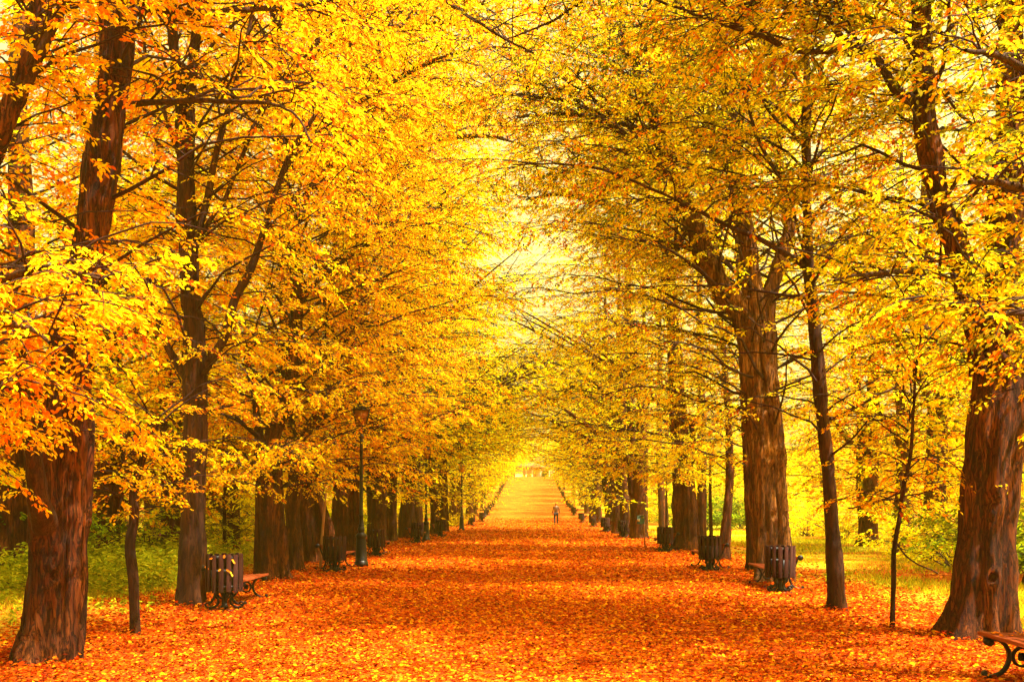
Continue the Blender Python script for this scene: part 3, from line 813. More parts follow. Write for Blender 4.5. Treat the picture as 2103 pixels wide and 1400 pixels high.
near_tree('slim_tree', 'slim leaning trunk just right of the second litter bin on the right', 28.8,
          [[(1487, 1151, 24), (1491, 1080, 21), (1496, 1020, 18), (1500, 960, 16), (1496, 880, 14), (1490, 780, 12), (1480, 650, 11), (1470, 480, 9), (1465, 280, 8), (1460, 30, 6), (1455, -150, 4)]],
          [], 'lime', zmin=2.4, zmax=20, Rc=5.6, spacing=.3, leaf=.085, dens=.75, bias=(-.3, -.1), seed=36, group=GRP_R, flute=.05, flare=.3)

near_tree('stout_tree', 'short stout ridged trunk between the second and third litter bins on the right', 34.8,
          [[(1406, 1132, 54), (1406, 1080, 48), (1404, 1030, 46), (1400, 950, 40), (1392, 850, 34), (1384, 700, 28), (1372, 540, 22), (1360, 350, 15), (1350, 120, 10), (1340, -160, 5)],
           [(1426, 1130, 26), (1424, 1080, 22), (1420, 1030, 20), (1418, 950, 14), (1425, 860, 10)]],
          [[(1378, 600, 18), (1320, 480, 15), (1240, 420, 12), (1150, 400, 8), (1080, 410, 4)]], 'lime', zmin=2.2, zmax=23, Rc=6.6, spacing=.32, leaf=.095, dens=.75, bias=(-.4, -.15), seed=37, group=GRP_R, flute=.10, flare=.5)

near_tree('overhanging_tree', 'tree at the right edge whose olive leaves hang into the top right corner', 8.8,
          [[(2300, 1420, 110), (2290, 1200, 96), (2280, 900, 88), (2270, 600, 76), (2250, 300, 60), (2235, 0, 44), (2230, -400, 18)]],
          [[(2265, 560, 30, 0), (2180, 440, 24, -.3), (2090, 380, 16, -.7), (2000, 370, 8, -1.0)],
           [(2255, 330, 30, 0), (2160, 200, 22, -.3), (2060, 120, 14, -.6), (1960, 100, 7, -.9)],
           [(2275, 760, 26, 0), (2180, 660, 20, -.4), (2100, 640, 12, -.8), (2020, 660, 6, -1.1)],
           [(2235, -50, 28), (2050, -350, 22, -.3), (1750, -520, 14, -.6), (1400, -600, 6, -.9)],  # last two limbs unseen, added overhead to keep the near leaves shaded
           [(2232, -250, 24), (2100, -600, 18, .5), (1850, -800, 12, 1), (1500, -900, 6, 1.4)]],
          'olive', zmin=2.0, zmax=7.5, Rc=1.5, spacing=.5, leaf=.075, dens=.85, bias=(-.5, .2), seed=38, group=GRP_R, limbR=.75, limb_spacing=.2)

print('near trees', NLEAF, time.time() - T0)

# ------------------------------------------------------------------ prototypes for the farther trees
def proto_tree(kind, seed, height, Rc, r, palette, zmin=1.7, leaf=.12, dens=.7, spacing=.34, nstem=1, bias=(0, 0), lean=.3, bark=None, step=.38, subL=1.15, el=(.1, .6)):
    """a tree at the origin; returns (trunk, branches, crown) meshes"""
    rng = np.random.default_rng(seed)
    stems = []
    for k in range(nstem):
        a = rng.uniform(0, 6.28); off = np.array([math.cos(a), math.sin(a)]) * (r * .7 if k else 0)
        lx, ly = rng.normal(0, lean, 2) + (off * 4 if k else 0)
        hh = height * (1 if k == 0 else rng.uniform(.6, .9)); rr = r * (1 if k == 0 else .65)
        zz = np.array([-.15, .06, .2, .4, .6, .8, 1.0]); zz[1:] *= hh
        t = np.clip(zz / hh, 0, 1)
        w = rng.normal(0, .10 * lean / .3, (7, 2)); w[:2] = 0
        stems.append(np.stack([off[0] + lx * t ** 1.3 + w[:, 0], off[1] + ly * t ** 1.3 + w[:, 1], zz, rr * np.array([1.12, .95, .85, .68, .45, .25, .05])], 1))
    limbs = []
    for k in range(3):
        st = stems[0]; i = rng.integers(2, 4); p = st[i]; a = rng.uniform(0, 6.28) if not bias[0] else rng.normal(math.atan2(bias[1], bias[0]), .8)
        Lb = Rc * rng.uniform(.7, 1.0); q = np.linspace(0, 1, 5)
        limbs.append(np.stack([p[0] + math.cos(a) * Lb * q ** .9, p[1] + math.sin(a) * Lb * q ** .9, p[2] + Lb * (.9 * q - .25 * q ** 2), r * .42 * (1 - .85 * q)], 1))
    tm = trunk_mesh(stems + limbs, rng, .08, .45, hi=False)
    fo = Foliage(rng)
    sm = [catmull(s, 24) for s in stems]; lm = [catmull(s, 10) for s in limbs]
    keepz = H
    grow(fo, sm, zmin, height * .98, Rc, spacing, bias, rng, subL=subL, step=step, el=el, airy=10)
    grow(fo, lm, zmin, height, Rc * .6, spacing, bias, rng, subL=subL, step=step, el=(-.1, .4))
    if bias[0]:                     # branches are pruned clear of the walk
        ns_ = []
        for S in fo.sub:
            tp = S[:, :3] + S[:, 3:6] * S[:, 6:7] * .7
            q_ = S[~((tp[:, 0] > 2.2) & (tp[:, 2] < 3.4 + .35 * np.maximum(0, tp[:, 0] - 3)))]
            if len(q_): ns_.append(q_)
        fo.sub = ns_
        fo.br = [(a_, r_) for a_, r_ in fo.br if not (a_[-1, 0] > 2.6 and a_[-1, 2] < 3.2)]
    wm = fo.wood(3)
    pos, ld, nn, ln, wd, col, _ = fo.leaves(leaf, dens, PALS[palette], False, tw_step=.17, droop=.3)
    ok = pos[:, 2] > .3
    pos, ld, nn, ln, wd, col = [a[ok] for a in (pos, ld, nn, ln, wd, col)]
    def mk(mb, nm, sm_): return np_mesh(nm, np.vstack(mb.V), np.vstack(mb.Q), None, smooth=sm_)
    mt = mk(tm, kind + '_trunk', True); mt.materials.append(bark or M_BARK)
    mw = mk(wm, kind + '_branches', False); mw.materials.append(M_TWIG)
    ml = leaf_mesh(kind + '_crown', pos, ld, nn, ln, wd, col, False); ml.materials.append(M_LEAF)
    print(kind, len(pos), 'leaf area', (ln * wd).sum() * .6)
    return mt, mw, ml


def place(kind, meshes, x, y, rz, sc, label, group, color=(1, 1, 1), cat='tree', names=('trunk', 'branches', 'crown'), mirror=False):
    t = empty(kind, (x, y, float(H(y))), rz)
    t.scale = (sc[0] * (-1 if mirror else 1), sc[0], sc[1]) if not isinstance(sc, float) else (sc * (-1 if mirror else 1), sc, sc)
    tag(t, label, cat, group)
    for nm, me in zip(names, meshes):
        o = link(nm, me, None, t)
        if nm in ('crown', 'foliage'): o.color = (*color, 1)
    return t


# avenue rows farther off: bias = +x towards the path (left row); mirrored for the right row
AV = [proto_tree('avenue_tree', 100 + k, h, rc, r, pl, zmin=zm, leaf=.105, dens=.42, nstem=ns, bias=(.42, -.12), spacing=.27, step=.30)
      for k, (h, rc, r, pl, zm, ns) in enumerate([(20, 6.4, .28, 'yellow', 1.2, 2), (19, 6.2, .22, 'yellow', 1.4, 1), (21, 6.6, .31, 'yellow', 1.5, 2), (19, 6.0, .18, 'lime', 1.2, 1), (20, 6.4, .25, 'yellow', 1.3, 1)])]
AVR = [proto_tree('avenue_tree', 140 + k, h, rc, r, pl, zmin=zm, leaf=.105, dens=.36, nstem=ns, bias=(.36, -.12), spacing=.34, step=.32)
       for k, (h, rc, r, pl, zm, ns) in enumerate([(16, 5.2, .30, 'yellow', 1.5, 2), (15, 5.0, .23, 'yellow', 1.7, 1), (16, 5.3, .27, 'yellow', 1.6, 1)])]
SPR = [proto_tree('avenue_tree', 160 + k, 23, 9.2, .22, 'yellow', zmin=12, leaf=.12, dens=1.0, nstem=1, bias=(.5, 0), spacing=.26, step=.32, el=(.2, .7)) for k in range(2)]
rngp = np.random.default_rng(5)


def hue(rng, side, D):
    g = rng.normal(0, .09) + (.06 if side < 0 else .10) 
    return (1.0 + rng.normal(0, .03), 1.0 + g, .7)


lefts = [(777, 1116, .62), (803, 1111, .8), (836, 1104, .5), (893, 1097, .75), (910, 1092, .9)]
rights = [(1312, 1105, 1.0), (1284, 1099, .55), (1268, 1096, .5), (1258, 1090, .9)]
k = 0
for (x, y, w) in lefts:
    D = 1.6 * F / (y - HY)
    X = (x - VX) * D / F
    place('avenue_tree', AV[k % 5], X, D, rngp.normal(0, .35), (float(1.12 + .2 * w), float(rngp.uniform(1.0, 1.15))),
          ['tall trunk left of the pair behind the second lamp post', 'ridged trunk right of the pair left of the second lamp post', 'narrow trunk just before the second lamp post on the left', 'left trunk of the clump behind the second lamp post', 'broad trunk of the clump behind the second lamp post'][k],
          GRP_L, hue(rngp, -1, D)); k += 1
k = 0
for (x, y, w) in rights:
    D = 1.6 * F / (y - HY)
    X = (x - VX) * D / F
    place('avenue_tree', AVR[k % 3], X, D, rngp.normal(0, .35), (float(1.08 + .25 * w), float(rngp.uniform(1.0, 1.15))),
          ['broad trunk right behind the small green sign', 'narrow trunk left of the broad one behind the green sign', 'thin sunlit trunk second left of the green sign', 'flaring trunk beside the fourth litter bin on the right'][k],
          GRP_R, hue(rngp, 1, D), mirror=True); k += 1
for sd, X, d, lab in ((-1, 7.4, 39, 'spreading tree set back behind the first lamp post'), (-1, 7.0, 50, 'spreading tree set back behind the pair of trunks near the second lamp post'), (-1, 7.0, 61, 'spreading tree set back behind the clump beyond the second lamp post'),
                  (1, 7.2, 42, 'spreading tree set back behind the short stout ridged trunk'), (1, 7.4, 56, 'spreading tree set back behind the thin sunlit trunk left of the green sign'), (1, 7.2, 63, 'spreading tree set back behind the flaring trunk on the right')):
    place('avenue_tree', SPR[int(rngp.integers(0, 2))], sd * X, d, rngp.normal(0, .25), (1.0, 1.0), lab, GRP_L if sd < 0 else GRP_R, hue(rngp, sd, d), mirror=sd > 0)
D = 68.0
i = 0
while D < 236:
    for sd in (-1, 1):
        d = D + rngp.uniform(-1.4, 1.4)
        X = sd * (6.2 + rngp.normal(0, .45) + .004 * d)
        if rngp.random() < .06: continue
        place('avenue_tree', AV[int(rngp.integers(0, 5))] if sd < 0 else AVR[int(rngp.integers(0, 3))], X, d, rngp.normal(0, .45), (float(rngp.uniform(.9, 1.12) if d < 125 else rngp.uniform(.78, 1.0)), float(rngp.uniform(.85, 1.05) * (.8 if sd > 0 and d > 125 else 1))),
              'one of the distant yellow trees of the left row' if sd < 0 else 'one of the distant yellow trees of the right row', (GRP_L if sd < 0 else GRP_R), hue(rngp, sd, d), mirror=sd > 0)
    D += 5.4 + rngp.uniform(-.5, 1.2) + max(0, (D - 120) * .02)
    i += 1

for X, d in ((8.6, .5), (7.0, -5.0), (12.5, -2.0)):  # unseen trees added beside and behind the camera for shade
    place('avenue_tree', AV[int(rngp.integers(0, 5))], X, d, rngp.normal(0, .45), (1.1, 1.0), 'unseen tree added out of view on the right to shade the path', GRP_R, hue(rngp, 1, 0), mirror=True)

# woodland behind the rows
WD = [proto_tree('woodland_tree', 200 + k, h, rc, r, pl, zmin=zm, leaf=.14, dens=.7, nstem=ns, spacing=.28, step=.32)
      for k, (h, rc, r, pl, zm, ns) in enumerate([(17, 4.6, .30, 'yellow', 1.6, 1), (15, 4.6, .34, 'gold', 1.2, 2), (18, 4.8, .36, 'lime', 1.8, 1)])]
named = [(190, 1117, 40, 1, 'dark ridged trunk in the shade beyond the green nettles on the left', 1.0), (350, 1110, 26, 1, 'trunk hidden by leaves behind the straight smooth left trunk', .7),
         (1784, 1122, 38, 1, 'thick dark trunk with flaring roots across the lawn on the right', 1.1), (1846, 1140, 31.5, 0, 'mossy trunk behind the thin crooked sapling on the right', .7),
         (497, 1104, 50, 0, 'far slim trunk seen between the smooth and the fluted left trunks', .8)]
for (x, y, D, kk, lab, w) in named:
    X = (x - VX) * D / F
    place('woodland_tree', WD[kk], X, D, rngp.uniform(0, 6), (float(w), float(rngp.uniform(.85, 1.0))), lab, 'trees in the wood beside the avenue', hue(rngp, 1 if X > 0 else -1, D))
pts = []
for _ in range(4000):
    D = rngp.uniform(19, 150); sd = rngp.choice([-1, 1])
    X = sd * rngp.uniform(10.5, max(11.5, .5 * D + 5))
    if X > 0 and D < 80 and X < .36 * D + 1: continue
    if D < 30 and abs(X) > .62 * D + 2: continue
    if abs(X) > 60: continue
    if all((X - a) ** 2 + (D - b) ** 2 > (5.6 + D * .02) ** 2 for a, b in pts):
        pts.append((X, D))
for X, D in pts:
    place('woodland_tree', WD[int(rngp.integers(0, 3))], X, D, rngp.uniform(0, 6), (float(rngp.uniform(.8, 1.15)), float(rngp.uniform(.75, 1.1) * ((.72 if D > 46 else 1.25) if X > 0 else 1.0))),
          'one of the golden trees of the wood behind the left row' if X < 0 else 'one of the yellow trees of the wood behind the right row', 'trees in the wood beside the avenue', hue(rngp, 1 if X > 0 else -1, D))
# behind the crest, closing the view
for j in range(15):
    X = -30 + j * 4.4 + rngp.normal(0, .8); D = 285 + rngp.uniform(-6, 14)
    place('woodland_tree', WD[int(rngp.integers(0, 3))], X, D, rngp.uniform(0, 6), (1.15, float(rngp.uniform(.8, 1.15))), 'one of the trees behind the gatehouse at the far end', 'trees closing the far end', hue(rngp, 1, D))
print('wood', len(pts), time.time() - T0)


# ------------------------------------------------------------------ shrubs
def proto_shrub(kind, seed, h, Rc, palette, leaf=.09, dens=.8, n=16, spread=1.0):
    rng = np.random.default_rng(seed)
    fo = Foliage(rng)
    stems = []
    for i in range(n):
        a = i * 2.399 + rng.normal(0, .3); e = rng.uniform(.25, 1.4)
        L = Rc * math.cos(e) + h * math.sin(e); L *= rng.uniform(.75, 1.05)
        p0 = np.array([rng.normal(0, .12 * spread), rng.normal(0, .12 * spread), .02])
        fo.branch(p0, a, L, e + .15, e * .3 - .1, .018, step=.20, subL=.8, npt=7)
    wm = fo.wood(4)
    pos, ld, nn, ln, wd, col, _ = fo.leaves(leaf, dens, PALS[palette], True, tw_step=.1)
    ok = pos[:, 2] > .04
    pos, ld, nn, ln, wd, col = [q[ok] for q in (pos, ld, nn, ln, wd, col)]
    mw = np_mesh(kind + '_stems', np.vstack(wm.V), np.vstack(wm.Q), None); mw.materials.append(M_TWIG)
    ml = leaf_mesh(kind + '_foliage', pos, ld, nn, ln, wd, col, True); ml.materials.append(M_LEAF)
    return mw, ml


SB = proto_shrub('shrub', 301, 1.7, 1.5, 'bush')
SY = proto_shrub('shrub', 302, 2.2, 2.1, 'yelbush', n=20)
SD = proto_shrub('shrub', 303, 2.6, 2.4, 'bush', leaf=.12, n=20)
nm2 = ('stems', 'foliage')
for me, x, D, sc, lab, colr in [
        (SB, 312, 24, 1.0, 'bright green shrub right of the slender left stem, behind the nettles', (.9, 1.15, 1)),
        (SB, 245, 27, 1.1, 'dull green shrub behind the slender left stem', (.7, 1.0, 1)),
        (SD, 40, 22, .9, 'dark green bush at the left edge behind the gnarled trunk', (.5, .8, 1)),
        (SY, 90, 31, 1.2, 'yellow green bush far left in the shade of the wood', (.7, .8, 1)),
        (SD, 1450, 62, 1.2, 'dark green bush beyond the lawn, left of the slim leaning right trunk', (.35, .55, .8)),
        (SD, 1520, 64, 1.1, 'dark green bush beyond the lawn behind the split pale trunk', (.5, .75, .9)),
        (SY, 1660, 50, 1.1, 'yellow bush beyond the lawn between the split trunk and the slender trunk', (1, 1.05, 1)),
        (SY, 1730, 46, 1.0, 'yellow bush beyond the lawn behind the slender right trunk', (1, 1, 1)),
        (SY, 1905, 28, .95, 'low spreading yellow bush behind the thin right sapling', (.95, 1, 1)),
        (SY, 1960, 25, .9, 'yellow green bush on the left of the thick right trunk', (.85, 1, 1)),
        (SD, 2085, 23, .85, 'green bush at the right edge behind the thick trunk', (.8, 1, 1)),
        (SD, 2150, 20, .9, 'dark green bush cut by the right edge of the photo', (.7, 1, 1)),
        (SY, 940, 74, .55, 'small yellow shrub beside the third lamp post', (1, 1, 1)),
        (SB, 700, 40, .8, 'low green bush behind the reddish litter bin', (.7, .9, 1))]:
    X = (x - VX) * D / F
    place('shrub', me, X, D, rngp.uniform(0, 6), float(sc), lab, 'shrubs beside the avenue', colr, cat='shrub', names=nm2)
for sd in (-1, 1):
    for D in np.arange(34, 130, 5.5):
        for lane in (0, 1):
            X = sd * (9.5 + lane * 7 + rngp.uniform(0, 4)); d = D + rngp.uniform(-2, 2)
            if sd > 0 and d < 68 and X < .42 * d: continue
            place('shrub', SY if rngp.random() < .7 else SB, X, d, rngp.uniform(0, 6), float(rngp.uniform(.8, 1.3)),
                  'one of the yellow bushes under the wood behind the left row' if sd < 0 else 'one of the yellow bushes under the wood behind the right row', 'undergrowth bushes', hue(rngp, sd, d), cat='shrub', names=nm2)
# ------------------------------------------------------------------ fallen leaves, grass, nettles
def fallen():
    rng = np.random.default_rng(77)
    Pp, Ss = [], []
    for d0, d1, xm, dens, s in [(6.5, 12, 6.5, 800, .047), (12, 20, 8.5, 480, .055), (20, 34, 9.5, 170, .072), (34, 60, 10, 55, .095), (60, 100, 9, 12, .13)]:
        n = int((d1 - d0) * 2 * xm * dens)
        x = rng.uniform(-xm, xm, n); y = rng.uniform(d0, d1, n)
        keep = rng.random(n) < np.clip(1.05 - (np.abs(x) - 5.6) / 1.8, .12, 1)
        Pp.append(np.stack([x, y, H(y) + .012 + rng.uniform(0, .022, n)], 1)[keep]); Ss.append(np.full(keep.sum(), s))
    # leaves drifted up against the trunks
    for t_ in [o for o in COL.objects if o.get('category') == 'tree' and 5 < o.location.y < 42 and abs(o.location.x) < 8]:
        rb = max((np.hypot(*v.co[:2]) for c_ in t_.children if c_.name.split('.')[0] == 'trunk' for v in c_.data.vertices if -.02 < v.co.z < .14), default=.1) * abs(t_.scale[0])
        n = int(260 * (rb + .25))
        a = rng.uniform(0, 6.28, n); dr = np.abs(rng.normal(0, .16, n))
        rr = rb * .82 + dr
        Pp.append(np.stack([t_.location.x + rr * np.cos(a), t_.location.y + rr * np.sin(a), H(t_.location.y) + .02 + .10 * np.exp(-dr / .12) * rng.random(n)], 1)); Ss.append(np.full(n, .055 + .0006 * t_.location.y))
    p = np.vstack(Pp); s = np.concatenate(Ss)
    n = len(p)
    a = rng.uniform(0, 6.28, n)
    d = np.stack([np.cos(a), np.sin(a), rng.normal(0, .22, n)], 1)
    nn = np.stack([rng.normal(0, .55, n), rng.normal(0, .55, n), np.ones(n)], 1)
    ln = s * rng.uniform(.65, 1.3, n); wd = ln * rng.uniform(.5, .72, n)
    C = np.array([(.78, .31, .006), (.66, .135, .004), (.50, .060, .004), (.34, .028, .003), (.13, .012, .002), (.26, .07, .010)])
    # leaf mix redder by the trees; middle yellower, partly gold leaves, partly painted sunlight
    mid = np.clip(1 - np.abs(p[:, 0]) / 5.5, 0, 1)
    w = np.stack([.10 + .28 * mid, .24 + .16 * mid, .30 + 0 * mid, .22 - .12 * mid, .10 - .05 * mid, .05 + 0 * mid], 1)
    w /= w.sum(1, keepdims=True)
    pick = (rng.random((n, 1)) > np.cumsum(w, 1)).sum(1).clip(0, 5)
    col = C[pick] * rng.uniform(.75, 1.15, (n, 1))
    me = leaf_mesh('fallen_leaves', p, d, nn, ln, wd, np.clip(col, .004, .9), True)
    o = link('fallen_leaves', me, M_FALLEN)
    tag(o, 'carpet of fallen orange and red leaves on the path', None, None, 'stuff')
    print('fallen', n)


fallen()


def grass():
    rng = np.random.default_rng(78)
    n = 260000
    y = 11 + 55 * rng.random(n) ** 1.7
    sd = rng.choice([-1, 1], n)
    x = sd * (5.9 + rng.random(n) * (y * .5))
    f = np.sin(x * .9 + 1.7) * np.cos(y * .6) + .7 * np.sin(x * .37 - y * .51 + .4) + rng.normal(0, .35, n)
    keep = (f > -.25 + np.clip((7.4 - np.abs(x)) * 1.1, 0, 2.5))
    x, y = x[keep], y[keep]; n = len(x)
    z = H(y)
    h = rng.uniform(.03, .09, n) * (1 + y / 70); w = .006 + y * .0004
    a = rng.uniform(0, 6.28, n); t = rng.normal(0, .45, (n, 2))
    b = np.stack([x, y, z], 1); sdv = np.stack([np.cos(a), np.sin(a), 0 * a], 1) * w[:, None]
    tip = b + np.stack([t[:, 0] * h, t[:, 1] * h, h], 1)
    V = np.stack([b - sdv, b + sdv, tip], 1).reshape(-1, 3)
    T = np.arange(n * 3).reshape(-1, 3)
    C = np.array([(.62, .56, .02), (.38, .40, .014), (.74, .60, .02), (.22, .26, .012)])[rng.choice(4, n, p=[.36, .3, .22, .12])] * rng.uniform(.8, 1.15, (n, 1))
    o = link('grass', np_mesh('grass', V, None, T, np.repeat(C, 3, axis=0)), M_GRASS)
    tag(o, 'yellow green grass on the lawns beside the path', None, None, 'stuff')
    # nettles and other low herbs on the left
    Q = []
    for (x0, x1, y0, y1, dens, hh) in [(-13.5, -6.6, 17.0, 24.5, 22, .75), (-9.5, -6.2, 12.0, 16.5, 5, .25), (8.5, 14, 14, 24, 1.6, .3), (5.6, 7.5, 12, 26, 1.0, .14), (-6.6, -5.4, 11.5, 22, 1.6, .14), (-22, -10, 24, 34, 7, .6)]:
        m = int((x1 - x0) * (y1 - y0) * dens)
        Q.append(np.stack([rng.uniform(x0, x1, m), rng.uniform(y0, y1, m), hh * rng.uniform(.55, 1.15, m)], 1))
    Q = np.vstack(Q)
    j = np.repeat(np.arange(len(Q)), 22)
    t = rng.uniform(.15, 1, len(j)); a = rng.uniform(0, 6.28, len(j))
    lean = rng.normal(0, .18, (len(Q), 2))[j]
    hz = Q[j, 2]
    pos = np.stack([Q[j, 0] + lean[:, 0] * hz * t, Q[j, 1] + lean[:, 1] * hz * t, H(Q[j, 1]) + hz * t], 1)
    d = np.stack([np.cos(a), np.sin(a), rng.normal(-.25, .3, len(j))], 1)
    nn = np.stack([rng.normal(0, .3, len(j)), rng.normal(0, .3, len(j)), np.ones(len(j))], 1)
    ln = rng.uniform(.07, .15, len(j)) * np.clip(hz / .5, .6, 1); wd = ln * rng.uniform(.35, .5, len(j))
    C = np.array([(.48, .52, .016), (.32, .40, .012), (.64, .60, .02), (.18, .24, .01)])[rng.choice(4, len(j), p=[.35, .32, .2, .13])] * rng.uniform(.8, 1.15, (len(j), 1))
    o = link('nettles', leaf_mesh('nettles', pos, d, nn, ln, wd, C, True), M_GRASS)
    tag(o, 'green nettles and low herbs under the trees', None, None, 'stuff')


grass()


# ------------------------------------------------------------------ litter bins
def ribbon(mb, pts, width, thick):
    """flat bar swept along pts in its own vertical plane; pts (n,3)"""
    pts = np.asarray(pts, float); n = len(pts)
    T = unit(np.gradient(pts, axis=0))
    hd = pts[-1] - pts[0]
    pl = np.cross(pts[n // 2] - pts[0], hd); 
    if np.linalg.norm(pl) < 1e-6: pl = np.array([0, 1., 0])
    pl = pl / np.linalg.norm(pl)
    nn = np.cross(T, pl)
    th = np.asarray(thick) if np.ndim(thick) else np.full(n, thick)
    sec = [(-.5, -.5), (.5, -.5), (.5, .5), (-.5, .5)]
    V = np.stack([pts + pl * (u * width) + nn * (v * th)[:, None] for u, v in sec], 1).reshape(-1, 3)
    Q = [[i * 4 + j, i * 4 + (j + 1) % 4, i * 4 + 4 + (j + 1) % 4, i * 4 + 4 + j] for i in range(n - 1) for j in range(4)] + [[3, 2, 1, 0], [n * 4 - 4, n * 4 - 3, n * 4 - 2, n * 4 - 1]]
    mb.add(V, Q)


def scroll(cx, cz, r, a0, turns, n=12, shrink=.55):
    a = a0 + np.linspace(0, turns * 2 * PI, n)
    rr = r * (1 - shrink * np.linspace(0, 1, n))
    return np.stack([cx + rr * np.cos(a), cz + rr * np.sin(a)], 1)


def make_bin():
    root = empty('litter_bin')
    sl = MB(); ns = 15
    for i in range(ns):
        a = (i + .5) * 2 * PI / ns
        c, s_ = math.cos(a), math.sin(a)
        rot = [[c, -s_, 0], [s_, c, 0], [0, 0, 1]]
        dz = ((i * 7) % 5 - 2) * .003
        sl.box((c * .262, s_ * .262, .565 + dz), (.024, .074, .57), rot, .006)
    sl.build('barrel', M_SLAT, root)
    for z in (.36, .79):
        hp = MB(); hp.lathe([(.232, z - .022), (.249, z - .022), (.249, z + .022), (.232, z + .022), (.232, z - .022)], 30)
        hp.build('hoop', M_IRON, root)
    hp = MB(); hp.lathe([(.001, .300), (.225, .300), (.225, .312), (.001, .312)], 24); hp.build('floor_plate', M_IRON, root)
    ln = MB(); ln.lathe([(.16, .315), (.205, .33), (.212, .60), (.206, .60), (.198, .34), (.001, .325)], 22)
    ln.build('liner', M_IRON, root, smooth=True)
    st = MB(); st.lathe([(.001, .02), (.06, .02), (.06, .06), (.04, .08), (.035, .2), (.05, .24), (.12, .28), (.12, .298), (.001, .298)], 14)
    st.lathe([(.001, .0), (.24, .0), (.24, .018), (.001, .018)], 20)
    st.build('stand', M_IRON, root)
    for i in range(4):
        a = i * PI / 2 + .35
        q = np.array([(.05, .285), (.10, .262), (.125, .225), (.105, .18), (.085, .14), (.10, .09), (.15, .05), (.21, .038), (.26, .055), (.275, .09), (.25, .115), (.222, .10), (.225, .08)])
        q3 = np.stack([q[:, 0] * math.cos(a), q[:, 0] * math.sin(a), q[:, 1]], 1)
        q3 = catmull(q3, 30)
        m = MB()
        n = len(q3); T = unit(np.gradient(q3, axis=0)); pl = np.array([-math.sin(a), math.cos(a), 0]); nn = np.cross(T, pl)
        th = np.linspace(.04, .024, n)
        V = np.stack([q3 + pl * (u * .036) + nn * (v * th)[:, None] for u, v in [(-.5, -.5), (.5, -.5), (.5, .5), (-.5, .5)]], 1).reshape(-1, 3)
        Q = [[k * 4 + j, k * 4 + (j + 1) % 4, k * 4 + 4 + (j + 1) % 4, k * 4 + 4 + j] for k in range(n - 1) for j in range(4)] + [[3, 2, 1, 0], [n * 4 - 4, n * 4 - 3, n * 4 - 2, n * 4 - 1]]
        m.add(V, Q); m.build('leg', M_IRON, root)
    return root


def make_bench():
    """local +x = towards the path, y along the path"""
    root = empty('park_bench')
    L = 1.5
    sl = math.radians(3)
    c, s_ = math.cos(sl), math.sin(sl)
    rot = [[c, 0, -s_], [0, 1, 0], [s_, 0, c]]
    st = MB()
    for i, u in enumerate((.375, .255, .135, .015)):
        st.box((u * c, 0, .365 + u * s_ + .018), (.112, L, .036), rot, .005)
    st.build('seat', M_SEAT, root)
    bk = MB()
    b0 = np.array([-.09, .38]); b1 = np.array([-.20, .62]); dv = (b1 - b0) / np.linalg.norm(b1 - b0)
    for t in (.25, .68):
        q = b0 + (b1 - b0) * t; a = math.atan2(dv[1], dv[0])
        bk.box((q[0] + .02, 0, q[1] + .03), (.115, L, .03), [[math.cos(a), 0, -math.sin(a)], [0, 1, 0], [math.sin(a), 0, math.cos(a)]], .005)
    bk.build('backrest', M_SEAT, root)
    for y in (-L / 2 + .12, L / 2 - .12):
        f = MB()
        def bar(q2, w=.042, th=.032):
            q = catmull(np.stack([[p_[0] for p_ in q2], [y] * len(q2), [p_[1] for p_ in q2]], 1), max(14, len(q2) * 4))
            n = len(q); T = unit(np.gradient(q, axis=0)); pl = np.array([0, 1., 0]); nn = np.cross(T, pl)
            V = np.stack([q + pl * (u * w) + nn * (v * th) for u, v in [(-.5, -.5), (.5, -.5), (.5, .5), (-.5, .5)]], 1).reshape(-1, 3)
            Q = [[k * 4 + j, k * 4 + (j + 1) % 4, k * 4 + 4 + (j + 1) % 4, k * 4 + 4 + j] for k in range(n - 1) for j in range(4)] + [[3, 2, 1, 0], [n * 4 - 4, n * 4 - 3, n * 4 - 2, n * 4 - 1]]
            f.add(V, Q)
        bar([(.36, .315), (.40, .325), (.41, .355), (.37, .366), (.28, .35), (.22, .30), (.19, .22), (.205, .13), (.26, .06), (.33, .025), (.40, .02), (.43, .045), (.40, .065)])
        bar([(.28, .355), (.12, .35), (-.02, .335), (-.09, .335), (-.13, .38), (-.17, .48), (-.215, .60), (-.25, .63), (-.29, .61), (-.28, .575), (-.25, .585)])
        bar([(-.02, .295), (-.05, .22), (-.08, .12), (-.14, .05), (-.22, .022), (-.29, .025), (-.31, .05), (-.28, .06)])
        a = np.linspace(0, 2 * PI, 22)
        bar([(.07 + .085 * math.cos(v), .20 + .085 * math.sin(v)) for v in a], .036, .024)
        f.box((.07, y, .20), (.075, .03, .075), None, .01)
        f.lathe([(.001, -.028), (.048, -.028), (.052, 0), (.048, .028), (.001, .028)], 14, (-.262, y, .60), 'y')
        f.lathe([(.001, -.026), (.036, -.026), (.036, .026), (.001, .026)], 14, (.375, y, .335), 'y')
        f.build('end_frame', M_IRON, root)
    return root


bin0 = make_bin()
bench0 = make_bench()
used = {'bin': False, 'bench': False}
GB, GS = 'slatted litter bins along the avenue', 'benches along the avenue'


def put(kind, x, y, rz, label, group):
    src = bin0 if kind == 'bin' else bench0
    o = src if not used[kind] else copy_tree(src)
    used[kind] = True
    o.location = (x, y, float(H(y)) + (.0 if kind == 'bench' else .004)); o.rotation_euler = (0, 0, rz)
    tag(o, label, 'litter bin' if kind == 'bin' else 'bench', group)
    return o


